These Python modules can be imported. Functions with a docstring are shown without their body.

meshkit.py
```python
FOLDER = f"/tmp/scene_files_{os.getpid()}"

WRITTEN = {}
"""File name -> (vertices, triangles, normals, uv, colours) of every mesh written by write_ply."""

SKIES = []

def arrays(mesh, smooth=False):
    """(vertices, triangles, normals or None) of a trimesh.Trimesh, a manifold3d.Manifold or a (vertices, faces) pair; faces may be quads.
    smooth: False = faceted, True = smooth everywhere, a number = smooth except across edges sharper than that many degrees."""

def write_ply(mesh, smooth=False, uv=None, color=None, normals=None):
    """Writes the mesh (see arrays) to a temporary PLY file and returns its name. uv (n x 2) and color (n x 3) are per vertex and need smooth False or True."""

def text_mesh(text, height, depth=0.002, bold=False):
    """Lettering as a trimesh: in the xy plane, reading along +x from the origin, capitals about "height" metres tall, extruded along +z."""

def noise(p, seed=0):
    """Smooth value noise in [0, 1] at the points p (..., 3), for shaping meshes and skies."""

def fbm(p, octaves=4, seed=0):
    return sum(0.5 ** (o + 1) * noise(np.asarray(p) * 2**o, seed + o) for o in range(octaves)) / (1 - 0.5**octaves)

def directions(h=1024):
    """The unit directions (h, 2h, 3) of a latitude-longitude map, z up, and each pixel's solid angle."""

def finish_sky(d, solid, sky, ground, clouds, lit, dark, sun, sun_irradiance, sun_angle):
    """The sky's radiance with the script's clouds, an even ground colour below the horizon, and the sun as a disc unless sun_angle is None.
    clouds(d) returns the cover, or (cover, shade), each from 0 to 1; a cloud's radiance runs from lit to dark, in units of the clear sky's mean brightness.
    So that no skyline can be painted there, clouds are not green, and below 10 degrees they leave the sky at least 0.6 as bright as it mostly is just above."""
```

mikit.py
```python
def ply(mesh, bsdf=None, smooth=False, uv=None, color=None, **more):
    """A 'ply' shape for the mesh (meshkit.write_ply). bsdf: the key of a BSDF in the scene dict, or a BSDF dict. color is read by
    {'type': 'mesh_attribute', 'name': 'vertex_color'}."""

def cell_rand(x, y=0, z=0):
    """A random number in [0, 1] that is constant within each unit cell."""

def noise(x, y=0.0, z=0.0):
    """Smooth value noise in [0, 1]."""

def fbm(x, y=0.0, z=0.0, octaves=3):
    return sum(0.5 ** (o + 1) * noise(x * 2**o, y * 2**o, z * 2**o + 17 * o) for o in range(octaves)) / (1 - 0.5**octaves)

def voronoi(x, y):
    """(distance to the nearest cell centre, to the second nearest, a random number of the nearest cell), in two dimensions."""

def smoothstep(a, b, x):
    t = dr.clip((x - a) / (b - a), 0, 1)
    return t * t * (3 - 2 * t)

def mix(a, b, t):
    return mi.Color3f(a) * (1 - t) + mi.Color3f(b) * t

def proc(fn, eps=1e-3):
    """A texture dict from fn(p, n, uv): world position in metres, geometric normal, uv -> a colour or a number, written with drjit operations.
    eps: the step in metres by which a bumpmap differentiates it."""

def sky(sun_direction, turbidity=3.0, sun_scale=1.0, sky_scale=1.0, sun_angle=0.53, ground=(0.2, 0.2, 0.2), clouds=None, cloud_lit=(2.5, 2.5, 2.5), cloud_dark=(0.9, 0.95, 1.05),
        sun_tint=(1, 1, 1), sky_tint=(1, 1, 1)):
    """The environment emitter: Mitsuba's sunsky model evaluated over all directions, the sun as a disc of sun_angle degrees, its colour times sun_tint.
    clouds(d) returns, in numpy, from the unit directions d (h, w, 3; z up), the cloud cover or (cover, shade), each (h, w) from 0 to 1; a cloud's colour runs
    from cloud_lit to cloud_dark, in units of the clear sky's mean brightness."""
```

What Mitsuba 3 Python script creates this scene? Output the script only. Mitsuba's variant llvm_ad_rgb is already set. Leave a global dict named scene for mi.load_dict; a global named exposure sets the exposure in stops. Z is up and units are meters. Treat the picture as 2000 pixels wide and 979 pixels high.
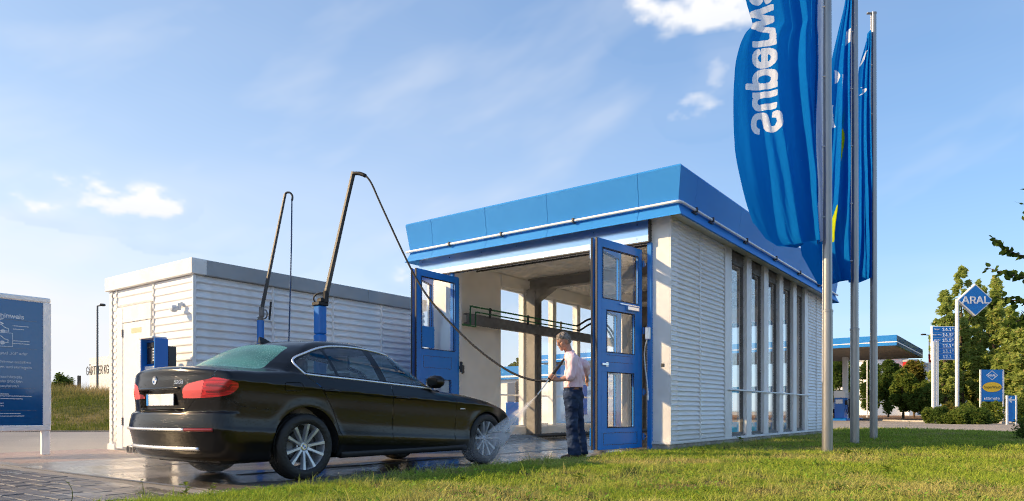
import math, random
import numpy as np
import trimesh
import drjit as dr
import mitsuba as mi
import mikit, meshkit
from mikit import proc, noise, fbm, voronoi, cell_rand, smoothstep, mix
from shapely.geometry import Polygon, LineString, Point, box as sbox
from shapely import affinity

scene, labels = {}, {}
T4 = mi.ScalarTransform4f
rng = np.random.default_rng(7)

# ------------------------------------------------------------------ camera, sky, exposure
exposure = 2.65
scene['camera'] = {
    'type': 'perspective', 'fov': 72.27, 'fov_axis': 'x', 'near_clip': 0.05, 'far_clip': 3000.0,
    'principal_point_offset_x': 0.0, 'principal_point_offset_y': -0.3212,
    'to_world': T4().look_at(origin=[0, 0, 0.70], target=[0, 10, 0.70], up=[0, 0, 1]),
}

def cloud_cover(d):
    x, y, z = d[..., 0], d[..., 1], d[..., 2]
    h = np.maximum(z, 0.0) + 0.14
    px, py = x / h, y / h
    # high streaky veil
    a = meshkit.fbm(np.stack([px * 0.55 + 3.1, py * 1.1 + 0.35 * px, px * 0 + 2.0], -1), 5, 3)
    b = meshkit.fbm(np.stack([px * 2.2 - 0.8 * py, py * 2.2 + 5, px * 0 + 7.0], -1), 5, 11)
    veil = np.clip((a - 0.36) * 1.5, 0, 1) * (0.25 + 0.9 * np.clip(b - 0.30, 0, 1))
    # haze whitening toward the horizon and toward the sun side
    low = np.exp(-np.maximum(z, 0) / 0.17)
    sunside = np.clip(-x * 0.80 + 0.34, 0, 1)
    veil = 0.05 + veil * 0.42 + 0.52 * low + 1.25 * sunside * np.exp(-np.maximum(z, 0) / 0.23)
    # small cumulus, a broken deck on the whole sky
    w = meshkit.fbm(np.stack([px * 1.5 + 10.3, py * 1.5 - 2.2, px * 0 + 1.0], -1), 6, 23)
    k = meshkit.fbm(np.stack([px * 0.5 - 3.3, py * 0.5 + 1.7, px * 0], -1), 2, 31)
    cum = np.clip((w - 0.66 - 0.25 * (0.5 - k)) * 5.0, 0, 1) * 0.25
    az, el = np.arctan2(x, y), np.arcsin(np.clip(z, -1, 1))
    det = meshkit.fbm(np.stack([x * 26, y * 26, z * 40], -1), 6, 41); under = 0 * x
    streak = meshkit.fbm(np.stack([(az * 2.2 + el * 1.6) * 2.2, (el * 2.0 - az * .9) * 9, 0 * x + 4], -1), 5, 61)
    veil = veil + 0.17 * np.clip((streak - .50) * 3.0, 0, 1) * np.clip((el - .10) * 6, 0, 1)
    for (ca, ce, ra, re, s) in ((-0.545, 0.250, .062, .022, 1.25), (-0.482, 0.266, .040, .026, 1.3), (-0.592, 0.243, .036, .016, 1.1), (-0.528, 0.266, .032, .020, 1.2),
                                (-0.470, 0.226, .030, .017, .7), (-0.342, 0.211, .045, .020, .5), (-0.405, 0.222, .034, .012, .4),
                                (-0.154, 0.193, .032, .018, .8),
                                (0.262, 0.515, .085, .032, 1.0), (0.335, 0.505, .045, .028, .9), (0.266, 0.390, .040, .022, .8),
                                (0.285, 0.430, .020, .035, .5), (0.215, 0.485, .05, .02, .3), (0.352, 0.222, .020, .030, .8), (0.37, 0.20, .03, .02, .7)):
        r2 = ((az - ca) / ra) ** 2 + ((el - ce) / re) ** 2
        cum = np.maximum(cum, min(s, 1.0) * np.clip((0.55 + .70 * s - r2 * 0.85 + (det - 0.5) * 3.8) * 0.8, 0, 1) ** 1.2); under = np.maximum(under, np.clip((ce - el) / re * .5 + .35, 0, 1) * (r2 < 3))
    cover = np.clip(np.maximum(veil, cum), 0, 1)
    shade = np.clip(0.05 + 0.30 * (1 - cum) + 0.45 * under * np.clip(det * 1.6 - .3, 0, 1) - 0.1 * det, 0, 1)
    return cover, shade

SUN_DIR = np.array([-0.99, -0.07, 0.492])
scene['sky'] = mikit.sky(SUN_DIR.tolist(), turbidity=3.0, sun_scale=0.82, sun_tint=(1.0, 0.92, 0.80), sky_scale=1.0, sky_tint=(0.70, 0.96, 1.20), clouds=cloud_cover,
                         cloud_lit=(2.15, 2.15, 2.2), cloud_dark=(1.45, 1.6, 1.75), ground=(0.22, 0.22, 0.18))

# ------------------------------------------------------------------ frames: A = along the wash tunnel, B = to its left
TH = math.atan2(1015.0, 1370.0)
AX = np.array([math.sin(TH), math.cos(TH), 0.0]); BX = np.array([-math.cos(TH), math.sin(TH), 0.0])
UV = np.eye(4); UV[:3, 0] = AX; UV[:3, 1] = BX
def W(u, v, z=0.0): return u * AX + v * BX + np.array([0, 0, z])
def uv_of(x, y): return x * AX[0] + y * AX[1], x * BX[0] + y * BX[1]
def shift(x, y, z, rot=0.0, base=None):
    c, s = math.cos(rot), math.sin(rot)
    m = np.array([[c, -s, 0, x], [s, c, 0, y], [0, 0, 1, z], [0, 0, 0, 1.0]])
    return m if base is None else base @ m

# ------------------------------------------------------------------ mesh helpers: a mesh is (V, F)
def vf(m):
    if isinstance(m, tuple): return np.asarray(m[0], float), np.asarray(m[1], int)
    if hasattr(m, 'to_mesh'):
        q = m.to_mesh(); return np.array(q.vert_properties[:, :3], float), np.array(q.tri_verts, int)
    return np.array(m.vertices, float), np.array(m.faces, int)
def cat(*ms):
    if len(ms) == 1 and isinstance(ms[0], list): ms = ms[0]
    vs, fs, n = [], [], 0
    for m in ms:
        v, f = vf(m); vs.append(v); fs.append(f + n); n += len(v)
    return np.vstack(vs), np.vstack(fs)
def xf(m, M):
    v, f = vf(m); v = v @ M[:3, :3].T + M[:3, 3]
    if np.linalg.det(M[:3, :3]) < 0: f = f[:, ::-1]
    return v, f
def mv(m, x=0, y=0, z=0):
    v, f = vf(m); return v + np.array([x, y, z]), f
def box(x0, x1, y0, y1, z0, z1, c=0.0):
    """box by bounds, edges chamfered by c"""
    x0, x1 = min(x0, x1), max(x0, x1); y0, y1 = min(y0, y1), max(y0, y1); z0, z1 = min(z0, z1), max(z0, z1)
    if c <= 0:
        v = np.array([[x, y, z] for x in (x0, x1) for y in (y0, y1) for z in (z0, z1)], float)
        f = np.array([[0, 1, 3], [0, 3, 2], [4, 6, 7], [4, 7, 5], [0, 4, 5], [0, 5, 1], [2, 3, 7], [2, 7, 6], [0, 2, 6], [0, 6, 4], [1, 5, 7], [1, 7, 3]])
        return v, f
    c = min(c, 0.45 * min(x1 - x0, y1 - y0, z1 - z0))
    pts = []
    for X, sx in ((x0, 1), (x1, -1)):
        for Y, sy in ((y0, 1), (y1, -1)):
            for Z, sz in ((z0, 1), (z1, -1)):
                pts += [[X + sx * c, Y + sy * c, Z], [X + sx * c, Y, Z + sz * c], [X, Y + sy * c, Z + sz * c]]
    h = trimesh.convex.convex_hull(np.array(pts)); return vf(h)
def tube(pts, r, n=8, caps=True):
    p = np.asarray(pts, float); r = np.broadcast_to(np.asarray(r, float), len(p))
    t = np.gradient(p, axis=0); t /= np.linalg.norm(t, axis=1, keepdims=True) + 1e-12
    ref = np.array([0, 0, 1.0]) if abs(t[0][2]) < 0.9 else np.array([1.0, 0, 0])
    a = np.cross(t[0], ref); a /= np.linalg.norm(a)
    rings = []; ang = np.arange(n) * 2 * np.pi / n
    for i in range(len(p)):
        a = a - t[i] * (a @ t[i]); a /= np.linalg.norm(a) + 1e-12
        b = np.cross(t[i], a)
        rings.append(p[i] + r[i] * (np.cos(ang)[:, None] * a + np.sin(ang)[:, None] * b))
    v = np.vstack(rings); f = []
    for i in range(len(p) - 1):
        for k in range(n):
            q, w = i * n + k, i * n + (k + 1) % n
            f += [[q, w, w + n], [q, w + n, q + n]]
    if caps:
        v = np.vstack([v, p[0], p[-1]]); c0, c1, L = len(v) - 2, len(v) - 1, (len(p) - 1) * n
        for k in range(n):
            f += [[c0, (k + 1) % n, k], [c1, L + k, L + (k + 1) % n]]
    return v, np.array(f)
def spline(pts, n=24):
    from scipy.interpolate import CubicSpline
    p = np.asarray(pts, float); s = np.r_[0, np.cumsum(np.linalg.norm(np.diff(p, axis=0), axis=1) ** 0.5)]
    return CubicSpline(s, p)(np.linspace(0, s[-1], n))
def lathe(profile, n=32, axis='y'):
    """revolve (radius, h) profile; axis y or z"""
    p = np.asarray(profile, float); ang = np.arange(n) * 2 * np.pi / n; m = len(p)
    c, s = np.cos(ang)[:, None], np.sin(ang)[:, None]
    R, Hh = p[:, 0][None], np.broadcast_to(p[:, 1][None], (n, m))
    v = np.stack([R * c, Hh, R * s], -1) if axis == 'y' else np.stack([R * c, R * s, Hh], -1)
    v = v.reshape(-1, 3); f = []
    for i in range(n):
        j = (i + 1) % n
        for k in range(m - 1):
            a, b, cc, d = i * m + k, j * m + k, j * m + k + 1, i * m + k + 1
            f += [[a, b, cc], [a, cc, d]] if axis == 'z' else [[a, cc, b], [a, d, cc]]
    return v, np.array(f)
def cyl(p0, p1, r, n=12, r1=None):
    return tube([p0, p1], [r, r if r1 is None else r1], n)
def extr(poly, h, z0=0.0):
    """extrude a shapely polygon (or list of xy) along z"""
    g = poly if hasattr(poly, 'exterior') else Polygon(poly)
    v, f = vf(trimesh.creation.extrude_polygon(g, h, engine='earcut')); v[:, 2] += z0; return v, f
def sheet(poly, z=0.0):
    """flat triangulated sheet of a polygon, facing up"""
    g = poly if hasattr(poly, 'exterior') else Polygon(poly)
    v, f = trimesh.creation.triangulate_polygon(g, engine='earcut'); v = np.c_[np.asarray(v), np.full(len(v), z)]
    f = np.asarray(f); a = v[f[:, 1]] - v[f[:, 0]]; b = v[f[:, 2]] - v[f[:, 0]]
    fl = (a[:, 0] * b[:, 1] - a[:, 1] * b[:, 0]) < 0; f[fl] = f[fl][:, ::-1]; return v, f
def hull(pts): return vf(trimesh.convex.convex_hull(np.asarray(pts, float)))
def grid_mesh(P, closed_j=False):
    """P (n, m, 3) -> mesh of quads"""
    n, m = P.shape[:2]; v = P.reshape(-1, 3); f = []
    I, J = np.meshgrid(np.arange(n - 1), np.arange(m if closed_j else m - 1), indexing='ij'); J2 = (J + 1) % m
    a, b, c, d = I * m + J, (I + 1) * m + J, (I + 1) * m + J2, I * m + J2
    return v, np.concatenate([np.stack([a, b, c], -1).reshape(-1, 3), np.stack([a, c, d], -1).reshape(-1, 3)])

# ------------------------------------------------------------------ scene entries
def numbered(key):
    taken = lambda k: k in scene or k in labels or any(q.startswith(k + '__') for q in _roots.get(k, ()))
    if key not in _used: _used[key] = 0; return key
    _used[key] += 1
    return f'{key}_{_used[key]:03d}'
_used, _roots = {}, {}
def thing(name, label, cat_, group=None):
    key = numbered(name); labels[key] = {'label': label, 'category': cat_}
    if group: labels[key]['group'] = group
    return key
def put(key, m, bsdf, frame=None, smooth=False, color=None, uv=None):
    v, f = vf(m)
    if frame is not None: v, f = xf((v, f), frame)
    key = numbered(key)
    scene[key] = mikit.ply((v, f), bsdf, smooth=smooth, color=color, uv=uv)
    return key
def part(parent, name, m, bsdf, frame=None, smooth=False, color=None, uv=None):
    return put(parent + '__' + name, m, bsdf, frame, smooth, color, uv)
def solo(name, label, cat_, m, bsdf, frame=None, smooth=False, group=None, color=None):
    key = put(name, m, bsdf, frame, smooth, color); labels[key] = {'label': label, 'category': cat_}
    if group: labels[key]['group'] = group
    return key
def struct(name, m, bsdf, frame=None, smooth=False, color=None, kind='structure', label=None):
    key = put(name, m, bsdf, frame, smooth, color); labels[key] = {'kind': kind, 'label': label or name.replace('_', ' ')}
    return key

# ------------------------------------------------------------------ materials
def rgb(*c): return {'type': 'rgb', 'value': list(c) if len(c) > 1 else [c[0]] * 3}
def mat(key, base, rough=0.5, metal=0.0, spec=0.5, coat=0.0, gloss=0.9, bump=None, scale=1.0, two=True, sheen=0.0):
    b = {'type': 'principled', 'base_color': base if isinstance(base, dict) else rgb(*base), 'roughness': rough, 'metallic': metal, 'specular': spec}
    if coat: b['clearcoat'] = coat; b['clearcoat_gloss'] = gloss
    if sheen: b['sheen'] = sheen
    if bump is not None: b = {'type': 'bumpmap', 'arbitrary': bump, 'scale': scale, 'bsdf': b}
    scene[key] = {'type': 'twosided', 'bsdf': b} if two else b
    return key
def plain(key, base, rough=0.6, spec=0.3, var=0.0, freq=1.5, tint=None, freq2=None):
    """colour with a little dirt / tone variation"""
    if var <= 0: return mat(key, base, rough, spec=spec)
    base_ = tuple(base); tint_ = tint or tuple(c * (1 - var) for c in base); f2 = freq2 or freq * 7
    def fn(p, n, uv):
        t = 0.65 * fbm(p.x * freq, p.y * freq, p.z * freq, 3) + 0.35 * fbm(p.x * f2 + 9, p.y * f2, p.z * f2, 2)
        return mix(base_, tint_, smoothstep(0.35, 0.68, t))
    return mat(key, proc(fn), rough, spec=spec)
def vcol(key, rough=0.8, trans=0.0, spec=0.2):
    c = {'type': 'mesh_attribute', 'name': 'vertex_color'}
    if trans: scene[key] = {'type': 'principledthin', 'base_color': c, 'roughness': rough, 'diff_trans': trans, 'spec_trans': 0.0, 'eta': 1.35}
    else: mat(key, c, rough, spec=spec)
    return key

plain('m_white_panel', (0.79, 0.79, 0.78), 0.42, 0.4, 0.10, 0.7, (0.72, 0.71, 0.69))
def clad_col(p, n, uv):
    a = fbm(p.x * 1.2, p.y * 1.2, p.z * .5, 3); st = fbm(p.x * 9, p.y * 9, p.z * .35, 3)
    sp = smoothstep(.62, .05, p.z + .35 * (fbm(p.x * 5, p.y * 5, p.z * 5, 3) - .5)) * .55
    return mix(mix((0.76, 0.77, 0.78), (0.70, 0.70, 0.695), smoothstep(.55, .75, .5 * a + .5 * st)), (0.42, 0.38, 0.31), sp)
mat('m_white_clad', proc(clad_col), 0.42, spec=0.5)
plain('m_white_paint', (0.80, 0.80, 0.79), 0.35, 0.5, 0.05)
plain('m_inner_white', (0.85, 0.83, 0.78), 0.5, 0.4, 0.08, 0.6, (0.79, 0.77, 0.715))
plain('m_frame_grey', (0.27, 0.262, 0.245), 0.5, 0.4, 0.25, 1.5, (0.20, 0.19, 0.175))
plain('m_grey_coping', (0.34, 0.36, 0.38), 0.35, 0.5, 0.10, 0.6)
plain('m_steel_grey', (0.18, 0.18, 0.18), 0.5, 0.4, 0.25, 1.5, (0.12, 0.115, 0.11))
plain('m_dark_steel', (0.06, 0.06, 0.06), 0.5, 0.4, 0.2, 3.0)
plain('m_black_rubber', (0.018, 0.018, 0.019), 0.55, 0.4, 0.2, 6.0)
mat('m_black_gloss', (0.008, 0.008, 0.009), 0.12, spec=0.5)
mat('m_blue_fascia', proc(lambda p, n, uv: mix((0.030, 0.225, 0.62), (0.042, 0.255, 0.66), fbm(p.x * 0.5, p.y * 0.5, p.z * 0.8, 3))), 0.42, metal=0.0, spec=0.10)
mat('m_blue_door', proc(lambda p, n, uv: mix((0.001, 0.185, 0.60), (0.001, 0.165, 0.54), smoothstep(.4, .7, fbm(p.x * 3, p.y * 3, p.z * 1.2, 3)))), 0.3, spec=0.5, coat=0.3)
mat('m_blue_post', (0.003, 0.14, 0.50), 0.32, spec=0.5, coat=0.3)
mat('m_sign_blue', (0.005, 0.19, 0.58), 0.35, spec=0.4)
mat('m_sign_navy', proc(lambda p, n, uv: mix((0.002, 0.062, 0.20), (0.003, 0.085, 0.26), fbm(p.x * 1.4, p.y * 1.4, p.z * 0.9, 3))), 0.08, spec=0.6, coat=1.0, gloss=0.98)
mat('m_sign_white', (0.82, 0.82, 0.82), 0.4)
mat('m_sign_grey', (0.55, 0.60, 0.66), 0.4)
mat('m_sign_yellow', (0.90, 0.56, 0.02), 0.4)
mat('m_lcd_white', (0.82, 0.86, 0.9), 0.3)
mat('m_alu', (0.80, 0.82, 0.84), 0.22, metal=0.9)
mat('m_lintel', proc(lambda p, n, uv: mix((0.66, 0.78, 0.92), (0.55, 0.72, 0.92), smoothstep(.35, .7, fbm(p.x * 0.8, p.y * 0.8, p.z * 1.5, 3)))), 0.2, metal=0.85)
mat('m_pole', proc(lambda p, n, uv: mix((0.40, 0.395, 0.385), (0.31, 0.305, 0.295), fbm(p.x * 12, p.y * 12, p.z * 1.5, 3))), 0.36, metal=0.75)
mat('m_chrome', (0.86, 0.86, 0.87), 0.10, metal=1.0)
mat('m_satin_trim', (0.84, 0.86, 0.90), 0.30, metal=0.9)
mat('m_red', (0.55, 0.02, 0.02), 0.4)
mat('m_green_pipe', (0.03, 0.16, 0.06), 0.4)
plain('m_concrete_base', (0.42, 0.39, 0.34), 0.85, 0.2, 0.35, 2.0, (0.26, 0.23, 0.19))
scene['m_pane_coated'] = {'type': 'thindielectric', 'int_ior': 1.75, 'specular_transmittance': rgb(.78, .82, .83)}
scene['m_pane'] = {'type': 'thindielectric', 'int_ior': 1.5}
scene['m_car_glass'] = {'type': 'thindielectric', 'int_ior': 1.52, 'specular_transmittance': rgb(0.40, 0.48, 0.48)}
# ------------------------------------------------------------------ ground, bay slab, paving, roads
def hgt(x, y):
    """lawn height"""
    p = np.stack([np.asarray(x, float) * 0.45, np.asarray(y, float) * 0.45, 0 * np.asarray(x, float)], -1)
    v = np.asarray(x, float) * BX[0] + np.asarray(y, float) * BX[1]; e = np.clip((5.45 - v) / .9, 0, 1) ** .8
    return 0.006 + e * (0.024 + 0.075 * (meshkit.fbm(p, 3, 5) - 0.35))
def asph(p, n, uv):
    t = fbm(p.x * 0.35, p.y * 0.9, 0.0, 4); g = noise(p.x * 60, p.y * 60); c = smoothstep(.52, .50, dr.abs(fbm(p.x * .8 + 5, p.y * .8, 3.0, 4) - .5) * 30 + .5 * noise(p.x, p.y))
    return mix((0.23, 0.215, 0.195), (0.31, 0.29, 0.26), t) * (0.9 + 0.2 * g)
mat('m_asphalt', proc(asph), 0.85, spec=0.25, bump=proc(lambda p, n, uv: noise(p.x * 90, p.y * 90) * 0.003), scale=1.0)
struct('asphalt_yard', box(-900, 900, -60, 1500, -0.6, -0.012), 'm_asphalt')
def wetfn(p):
    u, v = p.x * AX[0] + p.y * AX[1], p.x * BX[0] + p.y * BX[1]
    return fbm(u * 0.45, v * 2.2, 1.0, 4), fbm(u * 2.0 + 4, v * 2.0, 5.0, 3)
def slab_col(p, n, uv):
    a, b = wetfn(p); w = smoothstep(.38, .62, .6 * a + .4 * b)
    return mix((0.115, 0.101, 0.086), (0.062, 0.055, 0.047), w) * (0.85 + 0.3 * noise(p.x * 45, p.y * 45))
def slab_rough(p, n, uv):
    a, b = wetfn(p); return 0.34 - 0.24 * smoothstep(.36, .60, .6 * a + .4 * b)
scene['m_wet_slab'] = {'type': 'twosided', 'bsdf': {'type': 'bumpmap', 'arbitrary': proc(lambda p, n, uv: fbm(p.x * 14, p.y * 14, 0.0, 3) * 0.0016 + noise(p.x * 70, p.y * 70) * 0.0007, eps=4e-3), 'scale': 1.0,
    'bsdf': {'type': 'principled', 'base_color': proc(slab_col), 'roughness': proc(slab_rough), 'specular': 0.6}}}
U0, U1, V0, V1 = 11.57, 23.0, 5.11, 10.95
struct('wash_bay_slab', box(3.63, 11.6, 5.30, 10.90, -0.3, 0.0, .008), 'm_wet_slab', UV)
struct('wash_hall_floor', box(11.604, 22.9, 5.35, 10.9, -0.3, 0.002), 'm_wet_slab', UV)
for v in (7.0, 9.1): struct('floor_channel', box(4.4, 22.8, v - .05, v + .05, -.02, 0.006), 'm_dark_steel', UV)
# red brick strip
def red_brick(p, n, uv):
    u, v = p.x * AX[0] + p.y * AX[1], p.x * BX[0] + p.y * BX[1]
    r = dr.floor(u / .1); c = v / .2 + .5 * (r - 2 * dr.floor(r / 2)); k = cell_rand(dr.floor(c), r)
    e = dr.minimum(dr.minimum(c - dr.floor(c), 1 - (c - dr.floor(c))) * .2, dr.minimum(u / .1 - r, 1 - (u / .1 - r)) * .1)
    return mix(mix((0.24, 0.155, 0.125), (0.30, 0.205, 0.165), k), (0.14, 0.11, 0.09), smoothstep(.010, .003, e)) * (.85 + .3 * fbm(p.x * 2, p.y * 2, 0, 3))
mat('m_red_paving', proc(red_brick), 0.55, spec=0.4)
struct('red_brick_strip', box(-6, 6.0, 12.55, 14.1, -0.3, -0.004), 'm_red_paving', UV)
# grey pavers in front of the slab, singly
mat('m_joint', (0.085, 0.075, 0.064), 0.8)
paving = struct('brick_paving', box(-6.0, 3.40, 5.42, 12.55, -0.3, -0.030), 'm_joint', UV)
struct('paving_beside_bay', box(3.63, 6.05, 10.904, 12.55, -0.3, -0.003), 'm_red_paving', UV)
struct('concrete_edging', box(3.42, 3.622, 5.42, 12.55, -.3, 0.004, .01), 'm_wet_slab', UV)
def pav(tone):
    def fn(p, n, uv):
        t = fbm(p.x * 1.6, p.y * 1.6, 2.0, 3)
        return mix(tuple(c * .72 for c in tone), tone, t) * (.85 + .3 * noise(p.x * 80, p.y * 80))
    return fn
for i, tone in enumerate(((0.135, 0.122, 0.110), (0.125, 0.114, 0.104), (0.150, 0.133, 0.116), (0.112, 0.103, 0.094))):
    scene[f'm_paver{i}'] = {'type': 'twosided', 'bsdf': {'type': 'bumpmap', 'arbitrary': proc(lambda p, n, uv: noise(p.x * 70, p.y * 70) * 0.002 + fbm(p.x * 9, p.y * 9, 0.0, 3) * .006, eps=3e-3), 'scale': 1.0,
        'bsdf': {'type': 'principled', 'base_color': proc(pav(tone)), 'roughness': proc(lambda p, n, uv: .18 + .25 * smoothstep(.35, .65, fbm(p.x * 1.1, p.y * 1.1, 4.0, 3))), 'specular': 0.55}}}
prng = np.random.default_rng(3)
cells = []
for r in range(-50, 19):
    for c in range(0, 30):
        u, v = 3.40 - (r + 51) * .178 - .089, 5.44 + c * .262 + (.131 if r % 2 else 0) + .131
        if v > 12.45: continue
        p = W(u, v); y = p[1]
        if y < 3.2: continue
        sx, sy = 1000 + 1370 * p[0] / y, 804 + 1370 * .7 / y
        if -30 < sx < 2000 and sy < 1010: cells.append((y, u, v))
cells.sort(); rest = []
base_box = box(-.085, .085, -.127, .127, -.04, 0.0, .006)
shapes = []
for k in range(6):
    b = vf(base_box); vv = b[0].copy(); vv[:, 2] += vv[:, 0] * prng.normal(0, .011) + vv[:, 1] * prng.normal(0, .008); shapes.append(mikit.ply(xf((vv, b[1]), UV), None))
for i, (y, u, v) in enumerate(cells):
    dz = prng.normal(-.001, .0010)
    if i < 300:
        p = W(u, v, dz)
        scene[numbered('brick_paving__paver')] = {**shapes[int(prng.integers(6))], 'to_world': T4().translate(p.tolist()), 'bsdf': {'type': 'ref', 'id': f'm_paver{int(prng.integers(4))}'}}
    else: rest.append(mv(base_box, u, v, dz))
if rest:
    k = part('brick_paving', 'far_pavers', cat(rest), 'm_paver0', UV); labels[k] = {'kind': 'stuff'}

# road to the pumps, kerbs, planting bed
mat('m_road', proc(lambda p, n, uv: mix((0.150, 0.140, 0.130), (0.205, 0.192, 0.178), fbm(p.x * .25, p.y * .5, 2.0, 4)) * (.92 + .16 * noise(p.x * 20, p.y * 20))), 0.85, spec=0.2)
struct('road', sheet([(8.0, 21), (60, 9), (140, 20), (140, 36), (62, 33.5), (42, 35.2), (31, 37.5), (27.5, 44), (30, 62), (60, 75), (60, 110), (-40, 110), (-40, 60), (6, 34)], -0.004), 'm_road')
def bank(x, y): return 0
plain('m_kerb', (0.46, 0.43, 0.39), 0.8, 0.2, 0.25, 1.0)
kl = spline([(140, 36.3), (62, 33.8), (42, 35.5), (31.2, 37.8), (27.8, 44.2), (30.2, 62), (60, 75.3)], 40)
kp = LineString(kl).buffer(.09, cap_style='flat'); struct('kerb', extr(kp, .40, -.30), 'm_kerb')
plain('m_soil', (0.155, 0.10, 0.062), 0.95, 0.1, 0.4, 2.0, (0.10, 0.062, 0.038))
bed_line = spline([(140, 36.5), (62, 34.0), (42, 35.7), (31.4, 38.0), (28.0, 44.3), (30.4, 62), (60, 75.5)], 40)
bed = Polygon(list(bed_line) + [(150, 90)])
struct('planting_bed', (lambda m: (m[0], m[1]))(sheet(bed, 0.07)), 'm_soil')
# low bark strip behind the pumps
struct('planting_strip', sheet([(20, 66), (60, 80), (60, 120), (-20, 120), (-20, 74)], 0.06), 'm_soil')

# ------------------------------------------------------------------ lawn
edge_v = 5.33
LAWN = Polygon([W(-9, edge_v)[:2], W(11.3, edge_v + .02)[:2], W(11.50, 5.06)[:2], W(23.05, 5.00)[:2], (10.6, 23.9), (11.6, 26.5), (13.2, 28.0), (14.6, 26.9), (16.4, 22.7), (19.5, 17.5), (19.5, 1.5), (2.5, 1.5)])
def in_poly(poly, x, y):
    import shapely; return shapely.contains_xy(poly, x, y)
def lawn_tone(p, n, uv):
    t = fbm(p.x * 1.3, p.y * 1.3, 1.0, 4); return mix((0.038, 0.046, 0.012), (0.13, 0.095, 0.045), smoothstep(.45, .70, t))
mat('m_lawn_soil', proc(lawn_tone), 0.95, spec=0.1)
gx, gy = np.meshgrid(np.linspace(-8, 19.6, 120), np.linspace(.5, 29, 120), indexing='ij')
sv = np.stack([gx, gy, hgt(gx, gy)], -1)
lv, lf = grid_mesh(sv); cen = lv[lf].mean(1); keep = in_poly(LAWN.buffer(.0), cen[:, 0], cen[:, 1])
fl = np.cross(lv[lf[:, 1]] - lv[lf[:, 0]], lv[lf[:, 2]] - lv[lf[:, 0]])[:, 2] < 0; lf[fl] = lf[fl][:, ::-1]
struct('lawn', (lv, lf[keep]), 'm_lawn_soil', smooth=True)
struct('lawn_edge', sheet(LAWN, 0.004), 'm_lawn_soil')
vcol('m_grass', 0.6, 0.55)
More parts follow.
